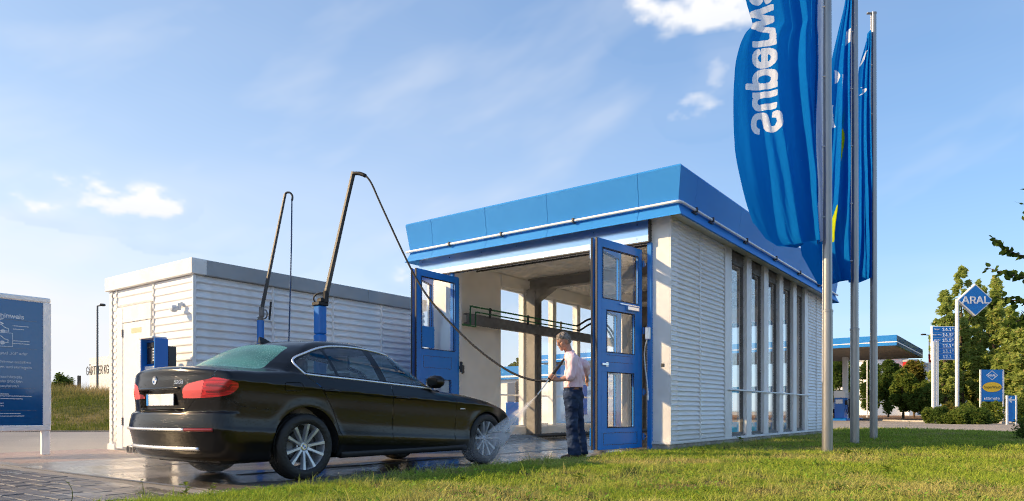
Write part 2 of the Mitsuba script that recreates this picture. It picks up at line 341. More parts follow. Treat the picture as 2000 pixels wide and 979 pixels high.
def blades(x, y, z, h, w, lean, col, tip, segs=2, seed=1):
    r = np.random.default_rng(seed); n = len(x); a = r.uniform(0, 2 * np.pi, n); t = r.uniform(0, 2 * np.pi, n)
    dx, dy = np.cos(a) * w / 2, np.sin(a) * w / 2; lx, ly = np.cos(t) * lean * h, np.sin(t) * lean * h
    hh = h * np.sqrt(np.maximum(1 - lean ** 2 * .6, .15))
    b0 = np.stack([x - dx, y - dy, z - .012], 1); b1 = np.stack([x + dx, y + dy, z - .012], 1); top = np.stack([x + lx, y + ly, z + hh], 1)
    i = np.arange(n)[:, None]
    if segs == 1:
        v = np.stack([b0, b1, top], 1).reshape(-1, 3); f = i * 3 + np.array([[0, 1, 2]]); c = np.stack([col, col, tip], 1).reshape(-1, 3)
    else:
        m0 = np.stack([x - dx * .8 + lx * .35, y - dy * .8 + ly * .35, z + hh * .6], 1); m1 = np.stack([x + dx * .8 + lx * .35, y + dy * .8 + ly * .35, z + hh * .6], 1); cm = (col + tip) / 2
        v = np.stack([b0, b1, m0, m1, top], 1).reshape(-1, 3)
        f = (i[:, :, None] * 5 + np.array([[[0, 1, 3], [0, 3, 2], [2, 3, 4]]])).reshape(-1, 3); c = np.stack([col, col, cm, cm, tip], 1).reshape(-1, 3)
    return v, f.reshape(-1, 3), c
def scatter_lawn(n, y0, y1, r):
    """points whose density falls with distance, inside the frame"""
    y = y0 * (y1 / y0) ** r.random(n * 2); x = y * r.uniform(-.60, .80, n * 2)
    k = in_poly(LAWN.buffer(.035), x, y); return x[k][:n], y[k][:n]
r_ = np.random.default_rng(11)
x, y = scatter_lawn(280000, 4.6, 29, r_)
q = np.stack([x, y, 0 * x], -1)
f1, f2, f3 = meshkit.fbm(q * .9, 4, 3), meshkit.fbm(q * 3.3, 3, 8), meshkit.fbm(q * 9, 2, 17)
dryness = np.clip((f1 - .48) * 3.2 + (f2 - .5) * 1.6 + (f3 - .5) * .6, 0, 1); lush = np.clip((f2 - .42) * 3, 0, 1)
bare = r_.random(len(x)) < np.clip((f2 - .52) * 5.0 + (f3 - .48) * 2.2, 0, .95); x, y, dryness, lush, f3 = [a[~bare] for a in (x, y, dryness, lush, f3)]
h = (0.036 + 0.070 * r_.random(len(x)) ** 1.5) * (0.45 + 1.1 * lush) * (0.55 + .9 * f3) * np.clip(.9 + y / 60, .9, 1.3)
edge = np.abs(uv_of(x, y)[1] - edge_v) < .12; h = np.where(edge, h * 1.45, h)
hv = uv_of(x, y); near_man = (np.hypot(x - .85, y - 10.3) < .75); h = np.where(near_man, h * .45, h)
wd = np.clip(0.0020 + y * 0.00054, .0046, .016) * r_.uniform(.7, 1.4, len(x))
g0 = np.array([0.19, 0.30, 0.032]); g1 = np.array([0.43, 0.52, 0.070]); dr_ = np.array([0.62, 0.50, 0.22])
tone = r_.random((len(x), 1)); col = g0 * (1 - tone) + g1 * tone; dd = (dryness[:, None] * .75 + .25 * (r_.random((len(x), 1)) < .18)).clip(0, 1); col = col * (1 - dd * .8) + dr_ * dd * .8
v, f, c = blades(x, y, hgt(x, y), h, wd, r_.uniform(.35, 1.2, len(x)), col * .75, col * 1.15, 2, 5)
v2 = []
# broad leaves of clover, plantain and dandelion
n = 15000; lx, ly = scatter_lawn(n, 4.6, 24, r_); q = np.stack([lx, ly, 0 * lx], -1); k = meshkit.fbm(q * 2.1, 3, 77) > .47; lx, ly = lx[k], ly[k]; n = len(lx)
a = r_.uniform(0, 2 * np.pi, n); L = r_.uniform(.016, .050, n); wl = L * r_.uniform(.35, .6, n); up = r_.uniform(.1, .8, n); z0 = hgt(lx, ly) + r_.uniform(.008, .045, n)
d = np.stack([np.cos(a), np.sin(a), up], 1); s_ = np.stack([-np.sin(a), np.cos(a), 0 * a], 1); P0 = np.stack([lx, ly, z0], 1)
pv = np.stack([P0, P0 + d * L[:, None] * .5 + s_ * wl[:, None] / 2, P0 + d * L[:, None] + np.array([0, 0, -.004]), P0 + d * L[:, None] * .5 - s_ * wl[:, None] / 2], 1).reshape(-1, 3)
pf = (np.arange(n)[:, None, None] * 4 + np.array([[[0, 1, 2], [0, 2, 3]]])).reshape(-1, 3)
pc = np.repeat(np.array([0.14, 0.27, 0.035]) * r_.uniform(.7, 1.7, (n, 1)) + np.array([.03, .015, 0]) * r_.random((n, 1)), 4, 0)
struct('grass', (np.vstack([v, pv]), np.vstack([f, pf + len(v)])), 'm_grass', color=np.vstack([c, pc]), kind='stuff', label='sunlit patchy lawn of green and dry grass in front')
# dead thatch
n = 60000; tx, ty = scatter_lawn(n, 4.6, 20, r_); n = len(tx); q = np.stack([tx, ty, 0 * tx], -1); k = meshkit.fbm(q * 1.5, 3, 91) > .5; tx, ty = tx[k], ty[k]; n = len(tx)
tc = np.array([0.38, 0.30, 0.15]) * r_.uniform(.45, 1.25, (n, 1))
v, f, c = blades(tx, ty, hgt(tx, ty) + .008, r_.uniform(.03, .07, n), np.clip(.0014 + ty * .00040, .003, .010), np.full(n, 1.25), tc, tc, 1, 9)
struct('dry_thatch', (v, f), 'm_grass', color=c, kind='stuff', label='straw coloured dead grass lying in the lawn')

# ------------------------------------------------------------------ embankment on the left
ex, ey = np.meshgrid(np.linspace(-120, 12, 200), np.concatenate([np.linspace(25.6, 36, 50), np.linspace(37, 300, 30)]), indexing='ij')
ramp = np.clip((ey - 26.2) / 8.5, 0, 1); ramp = ramp * ramp * (3 - 2 * ramp)
fade = np.clip((-6.0 - ex) / 8.0, 0, 1); bump = meshkit.fbm(np.stack([ex * .3, ey * .3, 0 * ex], -1), 3, 51)
ez = -.02 + ramp * fade * (1.45 + .35 * bump) + .12 * fade * (bump - .5) * np.clip((ey - 25.6) / 1.5, 0, 1)
mat('m_bank', proc(lambda p, n, uv: mix((0.075, 0.085, 0.028), (0.20, 0.16, 0.075), smoothstep(.35, .65, fbm(p.x * .7, p.y * .7, 0, 4)))), 0.95, spec=0.1)
struct('embankment', grid_mesh(np.stack([ex, ey, ez], -1)), 'm_bank', smooth=True)
struct('gutter_strip', box(-60, -8.5, 24.4, 25.75, -.3, 0.0), 'm_dark_road' if 'm_dark_road' in scene else plain('m_dark_road', (0.10, 0.09, 0.08), 0.8, 0.2, .3), None)
from scipy.interpolate import RegularGridInterpolator
bz = RegularGridInterpolator((ex[:, 0], ey[0]), ez)
n = 60000; bx_ = r_.uniform(-40, -10, n); by_ = r_.uniform(25.8, 37, n) ; kk = (bx_ / by_ > -.78) & (bx_ / by_ < -.45); bx_, by_ = bx_[kk], by_[kk]; n = len(bx_)
top = np.clip((by_ - 32) / 3, 0, 1); hb = r_.uniform(.08, .22, n) * (1 + 2.6 * top * r_.random(n)); t = r_.random((n, 1)); dryb = np.clip(top[:, None] * .8 + (meshkit.fbm(np.stack([bx_ * .8, by_ * .8, 0 * bx_], -1), 3, 5)[:, None] - .45) * 2, 0, 1)
cb = (np.array([.12, .16, .028]) * (1 - t) + np.array([.22, .24, .05]) * t) * (1 - dryb) + np.array([.45, .35, .17]) * dryb
v, f, c = blades(bx_, by_, bz((bx_, by_)), hb, r_.uniform(.02, .04, n), r_.uniform(.1, .7, n), cb * .8, cb * 1.1, 1, 13)
struct('embankment_grass', (v, f), 'm_grass', color=c, kind='stuff', label='tall dry grass on the bank behind the yard')
# ------------------------------------------------------------------ wash hall
hall = thing('wash_hall', 'white wash hall with bright blue roof band and tall windows, its doors folded open', 'building')
def H(name, m, b, parent=None, smooth=False): return part(parent or hall, name, m, b, UV, smooth)
ZT = 4.16
def corr_profile(z0, z1, pitch, amp, thick=.004):
    """(offset, z) polyline of a horizontally ribbed sheet"""
    n = int(round((z1 - z0) / pitch)); p = (z1 - z0) / n; pts = []
    for i in range(n):
        for t, a in ((0, 0), (.05, .12), (.13, .80), (.20, 1), (.34, .96), (.60, .50), (.84, .12)): pts.append((a * amp, z0 + (i + t) * p))
    pts.append((0, z1)); return np.array(pts)
def corr_u(u0, u1, v, z0, z1, pitch, amp, out):
    """ribbed sheet in the plane v = const, ribs standing out along out * v"""
    pr = corr_profile(z0, z1, pitch, amp); P = np.stack([np.stack([np.full(len(pr), u), v + out * pr[:, 0], pr[:, 1]], 1) for u in (u0, u1)], 0)
    v_, f_ = grid_mesh(P); return v_, (f_[:, ::-1] if out < 0 else f_)
def corr_v(v0, v1, u, z0, z1, pitch, amp, out):
    pr = corr_profile(z0, z1, pitch, amp); P = np.stack([np.stack([u + out * pr[:, 0], np.full(len(pr), v), pr[:, 1]], 1) for v in (v0, v1)], 0)
    return grid_mesh(P)
# walls (the right long wall with its five windows)
H('plinth', cat(box(U0 - .02, U1, V0 - .0, V0 + .22, -.3, .115, .004), box(U0 - .02, U0 + .22, V0 + .222, V0 + .42, -.3, .115, .004), box(U0 - .02, U1, V1 - .24, V1, -.3, .115)), 'm_concrete_base')
H('sill_rail', cat(box(U0 - .03, U1 + .02, V0 - .032, V0 + .2, .117, .165, .006), box(U0 - .045, U0 - .0305, V0 - .03, 5.50, .117, .165, .004)), 'm_white_panel')
H('corner_pillar', box(U0, U0 + .34, V0 + .004, 5.50, .167, ZT, .004), 'm_white_panel')
H('corner_pillar', box(U0, U0 + .34, 10.22, V1, .0, ZT, .004), 'm_white_panel')
wallc = lambda u0, u1: box(u0, u1, V0 + .030, V0 + .20, .167, ZT)
H('wall', wallc(U0 + .342, 14.29), 'm_inner_white'); H('wall', wallc(21.0, U1), 'm_inner_white')
def clad(u0, u1, parent=None):
    return H('cladding_panel', corr_u(u0, u1, V0 + .022, .172, ZT - .005, .0885, .034, -1), 'm_white_clad', parent, smooth=60)
clad(U0 + .03, 12.93); clad(12.975, 14.28); clad(21.02, 22.0); clad(22.04, U1)
for u0, u1 in ((U0 + .002, U0 + .028), (12.932, 12.973), (22.002, 22.038)):
    H('cover_strip', box(u0, u1, V0 - .016, V0 + .03, .170, ZT - .006, .003), 'm_white_panel')
cols = [(14.30, 14.70), (15.67, 16.01), (16.94, 17.28), (18.20, 18.54), (19.47, 19.80), (20.66, 20.99)]
for a, b in cols: H('window_pillar', box(a, b, V0 - .014, V0 + .17, .167, ZT, .006), 'm_white_panel')
for (a, b), (c, d) in zip(cols[:-1], cols[1:]):
    k = H('window_frame', cat(box(b + .001, c - .001, V0 + .06, V0 + .16, 3.95, ZT), box(b + .001, c - .001, V0 + .02, V0 + .16, .167, .20, .004), box(b + .002, b + .03, V0 + .07, V0 + .13, .203, 3.948), box(c - .03, c - .002, V0 + .07, V0 + .13, .203, 3.948), box(b + .032, c - .032, V0 + .07, V0 + .13, .203, .245), box(b + .032, c - .032, V0 + .07, V0 + .13, 3.90, 3.948)), 'm_steel_grey')
    H('pane', (np.array([[b + .03, V0 + .1, .24], [c - .03, V0 + .1, .24], [c - .03, V0 + .1, 3.91], [b + .03, V0 + .1, 3.91]]), np.array([[0, 1, 2], [0, 2, 3]])), 'm_pane_coated', k)
rail = [(14.45, V0 - .05, 1.155), (20.75, V0 - .05, 1.155), (20.92, V0 - .04, 1.15), (20.97, V0 - .0, 1.10), (20.97, V0 + .02, 1.0)]
H('guard_rail', tube(np.vstack([[(14.45, V0 - .01, 1.155)], rail]), .021, 8), 'm_white_paint', smooth=True)
# left long wall: blank front bay, windows, seen from inside; its outer skin
H('wall', box(U0 + .342, 14.02, V1 - .2, V1 - .03, 0, ZT), 'm_inner_white'); H('wall', box(21.0, U1, V1 - .2, V1 - .03, 0, ZT), 'm_inner_white')
H('cladding_panel', corr_u(U0 + .03, 14.02, V1 - .022, .05, ZT - .005, .0885, .022, 1), 'm_white_clad', smooth=60)
lcols = [(14.025, 14.06), (15.10, 15.24), (16.52, 16.64), (17.83, 17.95), (19.13, 19.26), (20.66, 20.99)]
for a, b in lcols: H('window_pillar', box(a, b, V1 - .17, V1 + .02, .30, ZT, .006), 'm_white_panel')
H('window_head', box(14.03, 20.99, V1 - .24, V1 - .02, 3.86, ZT - .001), 'm_inner_white'); H('window_ledge', box(14.03, 20.99, V1 - .30, V1 - .0, .0, .30), 'm_inner_white')
for (a, b), (c, d) in zip(lcols[:-1], lcols[1:]):
    k = H('window_frame', cat(box(b + .001, c - .001, V1 - .16, V1 - .10, 3.80, 3.858), box(b + .001, c - .001, V1 - .16, V1 - .10, .302, .34), box(b + .002, b + .03, V1 - .16, V1 - .10, .342, 3.798), box(c - .03, c - .002, V1 - .16, V1 - .10, .342, 3.798)), 'm_white_paint')
    H('pane', (np.array([[b + .03, V1 - .13, .34], [c - .03, V1 - .13, .34], [c - .03, V1 - .13, 3.80], [b + .03, V1 - .13, 3.80]]), np.array([[0, 1, 2], [0, 2, 3]])), 'm_pane', k)
H('guard_rail', tube([(14.1, V1 + .05, 1.13), (20.9, V1 + .05, 1.13)], .022, 8), 'm_white_paint', smooth=True)
# rear: pillars, closed glazed gate
H('rear_pillar', box(U1 - .30, U1 - .002, V0 + .21, 5.9, 0, ZT), 'm_inner_white'); H('rear_pillar', box(U1 - .30, U1 - .002, 10.1, V1 - .21, 0, ZT), 'm_inner_white')
H('rear_lintel', box(U1 - .28, U1 - .004, 5.901, 10.099, 3.6, ZT), 'm_inner_white')
for i in range(4):
    a, b = 5.91 + i * 1.047, 5.91 + (i + 1) * 1.047 - .01
    k = H('rear_gate_leaf', cat(box(U1 - .2, U1 - .14, a, a + .08, .02, 3.58), box(U1 - .2, U1 - .14, b - .08, b, .02, 3.58), box(U1 - .2, U1 - .14, a + .082, b - .082, .02, .35), box(U1 - .2, U1 - .14, a + .082, b - .082, 1.3, 1.5), box(U1 - .2, U1 - .14, a + .082, b - .082, 3.45, 3.58)), 'm_blue_door')
    H('pane', cat(*[(np.array([[U1 - .17, a + .08, z0], [U1 - .17, b - .08, z0], [U1 - .17, b - .08, z1], [U1 - .17, a + .08, z1]]), np.array([[0, 1, 2], [0, 2, 3]])) for z0, z1 in ((.34, 1.31), (1.49, 3.46))]), 'm_pane', k); labels[hall + '__' + k.split('__')[1] + '__pane'] = {'kind': 'stuff'}
# ceiling deck, beams, roof
pr_ = []
for i in range(29):
    v = 5.33 + i * .19
    for t, z in ((0, 4.17), (.03, 4.17), (.055, 4.225), (.135, 4.225), (.16, 4.17)): pr_.append((v + t, z))
P = np.stack([np.stack([np.full(len(pr_), u), [p[0] for p in pr_], [p[1] for p in pr_]], 1) for u in (U0 + .02, U1 - .02)], 0)
H('ceiling_deck', grid_mesh(P), 'm_inner_white')
H('roof_deck', box(U0 - .25, U1 + .25, V0 - .25, V1 + .25, 4.50, 4.56), 'm_grey_coping')
for u in (15.13, 18.6, 21.4):
    b = H('portal_frame', cat(box(u - .10, u + .10, 5.40, 10.62, 3.88, 3.91), box(u - .10, u + .10, 5.40, 10.62, 4.13, 4.165), box(u - .012, u + .012, 5.40, 10.62, 3.91, 4.13),
        box(u - .16, u - .14, 10.36, 10.62, .0, 3.88), box(u + .14, u + .16, 10.36, 10.62, .0, 3.88), box(u - .14, u + .14, 10.48, 10.50, .0, 3.88),
        hull([(u + s * .14, 10.50, 3.50) for s in (-1, 1)] + [(u + s * .14, 10.50, 3.88) for s in (-1, 1)] + [(u + s * .14, 9.85, 3.88) for s in (-1, 1)])), 'm_frame_grey')
    H('base_plate', box(u - .22, u + .22, 10.28, 10.66, .003, .03), 'm_dark_steel', b)
for u, v in ((13.2, 7.2), (13.2, 9.0), (16.8, 7.2), (16.8, 9.0)):
    k = H('ceiling_light', box(u - .6, u + .6, v - .06, v + .06, 4.08, 4.165, .01), 'm_white_paint')
H('ceiling_pipe', cat(tube([(U0 + .35, 10.1, 3.98), (U0 + .35, 5.7, 3.98)], .03, 8), tube([(12.9, 10.6, 4.03), (12.9, 5.5, 4.03)], .025, 8)), 'm_dark_steel', smooth=True)
H('gate_motor', cat(box(U0 + .25, U0 + .55, 7.9, 8.5, 3.85, 4.0, .03), box(U0 + .3, U0 + .5, 8.5, 8.75, 3.88, 4.05, .03), tube([(U0 + .4, 7.9, 3.93), (U0 + .4, 7.55, 3.96)], .03, 8)), 'm_dark_steel')
# hose rail along the left wall with green pipes
hb = H('hose_rail', cat(box(12.2, 19.5, 10.30, 10.33, 2.70, 2.94), box(12.2, 19.5, 10.33, 10.42, 2.91, 2.94), box(12.2, 19.5, 10.33, 10.42, 2.70, 2.73)), 'm_steel_grey')
H('pipe', tube([(11.95, 10.28, 2.66), (12.28, 10.28, 2.66), (12.28, 10.28, 3.10), (16.9, 10.26, 3.10)], .020, 8), 'm_green_pipe', hb, smooth=True)
H('pipe', tube([(11.95, 10.24, 2.64), (12.42, 10.24, 2.64), (12.42, 10.24, 2.98), (16.9, 10.24, 2.98)], .016, 8), 'm_green_pipe', hb, smooth=True)
for u in (13.0, 14.55, 16.1): H('pipe_clip', cat(box(u - .012, u + .012, 10.25, 10.30, 2.9, 3.14), box(u - .03, u + .03, 10.24, 10.29, 3.085, 3.12)), 'm_dark_steel', hb)
H('hose_loop', cat(tube(spline([(16.9, 10.26, 3.10), (17.1, 10.2, 3.20), (17.4, 10.1, 3.34), (17.8, 9.95, 3.30), (18.2, 9.8, 2.95), (18.3, 9.75, 2.4)], 24), .028, 8), tube(spline([(16.9, 10.24, 2.98), (17.15, 10.2, 3.05), (17.5, 10.1, 3.22), (17.9, 9.95, 3.15), (18.25, 9.85, 2.8), (18.35, 9.8, 2.2)], 24), .028, 8)), 'm_black_rubber', hb, smooth=True)
H('wheel_guide', cat(tube([(12.1, 10.05, .09), (22.3, 10.05, .09)], .05, 8), *[cyl((u, 10.05, .002), (u, 10.05, .09), .03, 8) for u in (12.3, 14.3, 16.3, 18.3)]), 'm_dark_steel', smooth=True)
H('floor_curb', box(12.0, 22.4, 10.2, 10.66, -.1, .10, .02), 'm_concrete_base')
H('cable_box', box(12.35, 12.48, 10.62, 10.75, 1.58, 1.78, .01), 'm_dark_steel'); H('down_pipe', tube([(11.95, 10.55, .1), (11.95, 10.55, 4.1)], .035, 8), 'm_steel_grey', smooth=True)
# front lintel and its bright cover sheet
H('lintel', box(U0 + .02, U0 + .30, 5.502, 10.218, 3.78, ZT), 'm_white_panel')
cov = []
H('lintel_cover', hull([(U0 - .10, 5.48, 3.735), (U0 - .10, 11.12, 3.735), (U0 - .085, 5.48, 4.115), (U0 - .085, 11.12, 4.115), (U0 - .01, 5.48, 3.735), (U0 - .01, 11.12, 3.735), (U0 - .01, 5.48, 4.115), (U0 - .01, 11.12, 4.115)]), 'm_lintel')
H('lintel_edge', cat(box(U0 - .115, U0 - .0, 5.48, 11.12, 3.712, 3.733), box(U0 - .11, U0 - .0, 5.462, 5.479, 3.712, 4.115)), 'm_dark_steel')
H('cover_screw', cat(*[cyl((U0 - .104 + .015 * (z - 3.735) / .38, v, z), (U0 - .099, v, z), .010, 6) for z in (3.80, 4.05) for v in (5.7, 6.6, 7.5, 8.4, 9.3, 10.2, 11.0)]), 'm_dark_steel'); labels[hall + '__cover_screw'] = {'kind': 'stuff'}
# roof band: panels with a folded profile (offset outward, z)
PROF = [(.36, 4.045), (.345, 4.06), (.27, 4.235), (.27, 4.30), (.345, 4.87), (.33, 4.90), (.30, 4.90), (.30, 4.87), (.24, 4.31), (.24, 4.10)]
def band(face, a, b, ma=0, mb=0):
    """a panel of the roof band; ma / mb: mitred ends (+1 grows with the offset)"""
    P = []
    for t, m in ((a, ma), (b, mb)):
        row = []
        for o, z in PROF:
            q = t + m * o
            row.append({'front': (U0 - o, q, z), 'right': (q, V0 - o, z), 'left': (q, V1 + o, z), 'rear': (U1 + o, q, z)}[face])
        P.append(row)
    P = np.array(P); v_, f_ = grid_mesh(P, closed_j=True); n = P.shape[1]
    tri = trimesh.creation.triangulate_polygon(Polygon(PROF), engine='earcut')[1]; capf = [list(t) for t in tri] + [[n + t[0], n + t[2], n + t[1]] for t in tri]
    m = trimesh.Trimesh(v_, np.vstack([f_, capf]), process=False); 
    if m.volume < 0: m.invert()
    return vf(m)
fr = [V0, 5.578, 7.504, 9.02, 10.519, V1]
for i, (a, b) in enumerate(zip(fr[:-1], fr[1:])):
    H('roof_band_panel', band('front', a + (.004 if i else 0), b - (.004 if i < 4 else 0), -1 if i == 0 else 0, 1 if i == 4 else 0), 'm_blue_fascia')
rr = [U0, 12.0, 14.34, 16.7, 19.05, 21.4, U1]
for face in ('right', 'left'):
    for i, (a, b) in enumerate(zip(rr[:-1], rr[1:])):
        H('roof_band_panel', band(face, a + (.004 if i else 0), b - (.004 if i < 5 else 0), -1 if i == 0 else 0, 1 if i == 5 else 0), 'm_blue_fascia')
for i, (a, b) in enumerate(zip([V0, 7.0, 9.0], [7.0, 9.0, V1])):
    H('roof_band_panel', band('rear', a + (.004 if i else 0), b - (.004 if i < 2 else 0), -1 if i == 0 else 0, 1 if i == 2 else 0), 'm_blue_fascia')
H('soffit', cat(box(U0 - .236, U0 + .02, V0 - .236, V1 + .236, 4.165, 4.18), box(U0 + .022, U1 + .236, V0 - .236, V0 + .03, 4.165, 4.18), box(U0 + .022, U1 + .236, V1 - .03, V1 + .236, 4.165, 4.18)), 'm_white_panel')
o = .315
H('gutter_pipe', tube(np.vstack([[(U0 - o, V1 + .34, 4.275)], [(U0 - o, V0 - o + .16, 4.275)], spline([(U0 - o, V0 - o + .10, 4.275), (U0 - o + .03, V0 - o + .03, 4.275), (U0 - o + .10, V0 - o, 4.275)], 6), [(U1 + .3, V0 - o, 4.275)]]), .027, 10), 'm_white_paint', smooth=True)
for q, w in [(('f', v)) for v in (6.9, 8.6, 10.0)] + [('r', u) for u in (11.95, 12.75, 14.7, 16.8, 18.9, 21.0)]:
    H('pipe_clip', box(U0 - o - .043, U0 - o + .05, w - .02, w + .02, 4.235, 4.318, .004) if q == 'f' else cat(box(w - .02, w + .02, V0 - o - .043, V0 - o + .05, 4.235, 4.318, .004), box(w - .10, w + .10, V0 - o + .0, V0 - o + .06, 4.215, 4.232)), 'm_dark_steel')
H('wall_socket', box(U0 - .012, U0 - .0, 5.22, 5.275, 1.49, 1.55, .003), 'm_dark_steel')
# folding doors
def leaf(hx, hy, dx, dy, w, spec, back=1.0, name='door_leaf', label=None, z0=.055, z1=3.60):
    """a glazed leaf: hinge (hx, hy) in u, v; direction; list of openings (z0, z1, side margin)"""
    d = np.array([dx, dy]) / np.hypot(dx, dy); n = np.array([-d[1], d[0]]); t = .045
    M = np.eye(4); M[:2, 0] = d; M[:2, 1] = n; M[:2, 3] = (hx, hy)
    Mx = UV @ M; ms = [box(0, .10, -t / 2, t / 2, z0, z1, .004), box(w - .10, w, -t / 2, t / 2, z0, z1, .004)]
    zs = [z0] + [q for o in spec for q in o[:2]] + [z1]
    for a, b in zip(zs[0::2], zs[1::2]): ms.append(box(.1005, w - .1005, -t / 2 + .001, t / 2 - .001, a, b, .003))
    for a, b, mrg in spec:
        if mrg > .1: ms += [box(.1008, mrg, -t / 2 + .001, t / 2 - .001, a + .0005, b - .0005), box(w - mrg, w - .1008, -t / 2 + .001, t / 2 - .001, a + .0005, b - .0005)]
    k = part(hall, name, cat(ms), 'm_blue_door', Mx)
    if label: labels[k] = {'label': label}
    for a, b, mrg in spec:
        mrg = max(mrg, .1)
        part(k, 'pane', (np.array([[mrg, 0, a], [w - mrg, 0, a], [w - mrg, 0, b], [mrg, 0, b]]), np.array([[0, 1, 2], [0, 2, 3]])), 'm_pane', Mx)
        part(k, 'bead', cat(*[box(mrg, mrg + .012, s * .0225, s * .030, a + .0, b) for s in (-1, 1)], *[box(w - mrg - .012, w - mrg, s * .0225, s * .030, a, b) for s in (-1, 1)], *[box(mrg + .0125, w - mrg - .0125, s * .0225, s * .030, a - .0, a + .012) for s in (-1, 1)], *[box(mrg + .0125, w - mrg - .0125, s * .0225, s * .030, b - .012, b) for s in (-1, 1)]), 'm_black_rubber', Mx)
    part(k, 'edge_seal', cat(box(w + .001, w + .014, -t / 2 + .004, t / 2 - .004, z0, z1), box(-.012, -.001, -t / 2 + .008, t / 2 - .008, z0, z1)), 'm_black_rubber', Mx)
    return k, Mx
ir = 1 / math.cos(TH)
def uvdir(x, y): u, v = uv_of(x, y); return u, v
ha = uv_of(2.32, 12.60); da = uv_of(-.70, -.714)
SP = [(.36, 1.24, .22), (1.98, 2.72, .22), (2.86, 3.48, .10)]
SP = [(.42, 1.37, .26), (1.70, 2.42, .24), (2.60, 3.46, .13)]
k, M = leaf(ha[0], ha[1], da[0], da[1], 1.30, SP, label='right folding door leaf with closer and latch')
fr_s = -1 if True else 1
def onleaf(k, M, name, m, b): return part(k, name, m, b, M)
side_ = 1.0 if (M[:3, :3] @ np.array([0, 1.0, 0]))[1] < 0 else -1.0
ysd = lambda a, b: (min(side_ * a, side_ * b), max(side_ * a, side_ * b))
onleaf(k, M, 'door_closer', cat(box(.16, .50, *ysd(.024, .075), 2.465, 2.535, .008), box(.14, .72, *ysd(.05, .066), 2.545, 2.562)), 'm_alu')
onleaf(k, M, 'latch', cat(box(1.03, 1.20, *ysd(.024, .05), 1.475, 1.515, .006), box(1.02, 1.08, *ysd(.024, .034), 1.455, 1.535, .004)), 'm_alu')
for z in (.25, 1.05, 2.15, 3.35): onleaf(k, M, 'hinge', cat(cyl((-.03, side_ * .03, z - .06), (-.03, side_ * .03, z + .06), .018, 8), box(-.11, -.03, *ysd(.01, .03), z - .03, z + .03)), 'm_blue_door')
onleaf(k, M, 'kick_groove', cat(*[box(.16, 1.14, *ysd(.0215, .0245), z, z + .008) for z in (.13, .33)], *[box(x, x + .008, *ysd(.0215, .0245), .138, .33) for x in (.16, 1.132)], *[box(.30, 1.06, *ysd(.0215, .0245), z, z + .006) for z in (1.535, 1.655)]), 'm_dark_steel'); labels[k + '__kick_groove'] = {'kind': 'stuff'}
h2 = uv_of(1.335, 11.70); d2 = uv_of(.50, .866)
k, M = leaf(h2[0], h2[1], d2[0], d2[1], 1.27, SP, label='folded leaf behind the right door leaf')
onleaf(k, M, 'floor_bolt', box(.02, .09, .0235, .055, .12, .42, .01), 'm_blue_post'); onleaf(k, M, 'top_bolt', box(.02, .09, .0235, .055, 3.25, 3.5, .01), 'm_alu')
H('door_post', box(U0 - .062, U0 - .002, 5.44, 5.52, .0, 3.71, .004), 'm_blue_door')
H('door_post', box(U0 - .06, U0 - .002, 10.13, 10.21, .0, 3.71, .004), 'm_blue_door')
H('limit_switch', cat(box(U0 - .14, U0 - .064, 5.44, 5.53, 1.98, 2.20, .01), tube(spline([(U0 - .1, 5.5, 1.98), (U0 - .09, 5.56, 1.7), (U0 - .07, 5.53, 1.3), (U0 - .07, 5.50, .9)], 12), .012, 6)), 'm_alu')
hl_ = uv_of(-1.165, 15.20); dl = uv_of(-.60, -.80)
SL = [(.42, 1.37, .26), (1.98, 3.46, .13)]
k, M = leaf(hl_[0], hl_[1], dl[0], dl[1], 1.29, SL, label='left folding door leaf with a small blue notice')
sd2 = 1.0 if (M[:3, :3] @ np.array([0, 1.0, 0]))[0] > 0 else -1.0
ys2 = lambda a, b: (min(sd2 * a, sd2 * b), max(sd2 * a, sd2 * b))
onleaf(k, M, 'notice', box(.76, 1.12, *ys2(.003, .006), 2.02, 2.45), 'm_sign_blue')
onleaf(k, M, 'kick_groove', cat(*[box(.25, 1.1, *ys2(.0215, .0245), z, z + .007) for z in (1.60, 1.84)], *[box(x, x + .007, *ys2(.0215, .0245), 1.607, 1.84) for x in (.25, 1.093)]), 'm_dark_steel'); labels[k + '__kick_groove'] = {'kind': 'stuff'}
onleaf(k, M, 'latch', cat(box(-.10, -.01, *ys2(.0, .05), 1.62, 1.68, .006), box(-.05, -.02, *ys2(.02, .09), 1.55, 1.78, .006)), 'm_dark_steel')
h3 = uv_of(-2.03, 14.20); d3 = uv_of(.22, .975)
k, M = leaf(h3[0], h3[1], d3[0], d3[1], 1.27, SL, label='folded leaf behind the left door leaf')

# ------------------------------------------------------------------ plant room
pl = thing('plant_room', 'low white ribbed plant room with a grey roof edge and a plain door', 'building')
def Q(name, m, b, parent=None, smooth=False): return part(parent or pl, name, m, b, UV, smooth)
eU0, eU1, eV0, eV1 = 6.06, 11.46, 10.92, 13.86
Q('wall', box(eU0 + .05, eU1, eV0 + .05, eV1 - .05, .0, 2.93), 'm_inner_white')
for a, b in ((6.09, 7.53), (7.565, 8.87), (8.905, 10.14), (10.175, 11.45)):
    Q('cladding_panel', corr_u(a, b, eV0 + .036, .12, 2.925, .127, .044, -1), 'm_white_clad', smooth=60)
for a, b in ((7.532, 7.563), (8.872, 8.903), (10.142, 10.173)): Q('cover_strip', box(a, b, eV0 - .012, eV0 + .04, .12, 2.925, .003), 'm_white_panel')
def front_clad(v0, v1, z0, z1): Q('cladding_panel', corr_v(v0, v1, eU0 + .020, z0, z1, .127, .014, -1), 'm_white_clad', smooth=60)
front_clad(eV0 + .03, 12.20, .12, 2.925); front_clad(12.26, 13.56, 2.62, 2.925); front_clad(13.60, eV1 - .12, .12, 2.925)
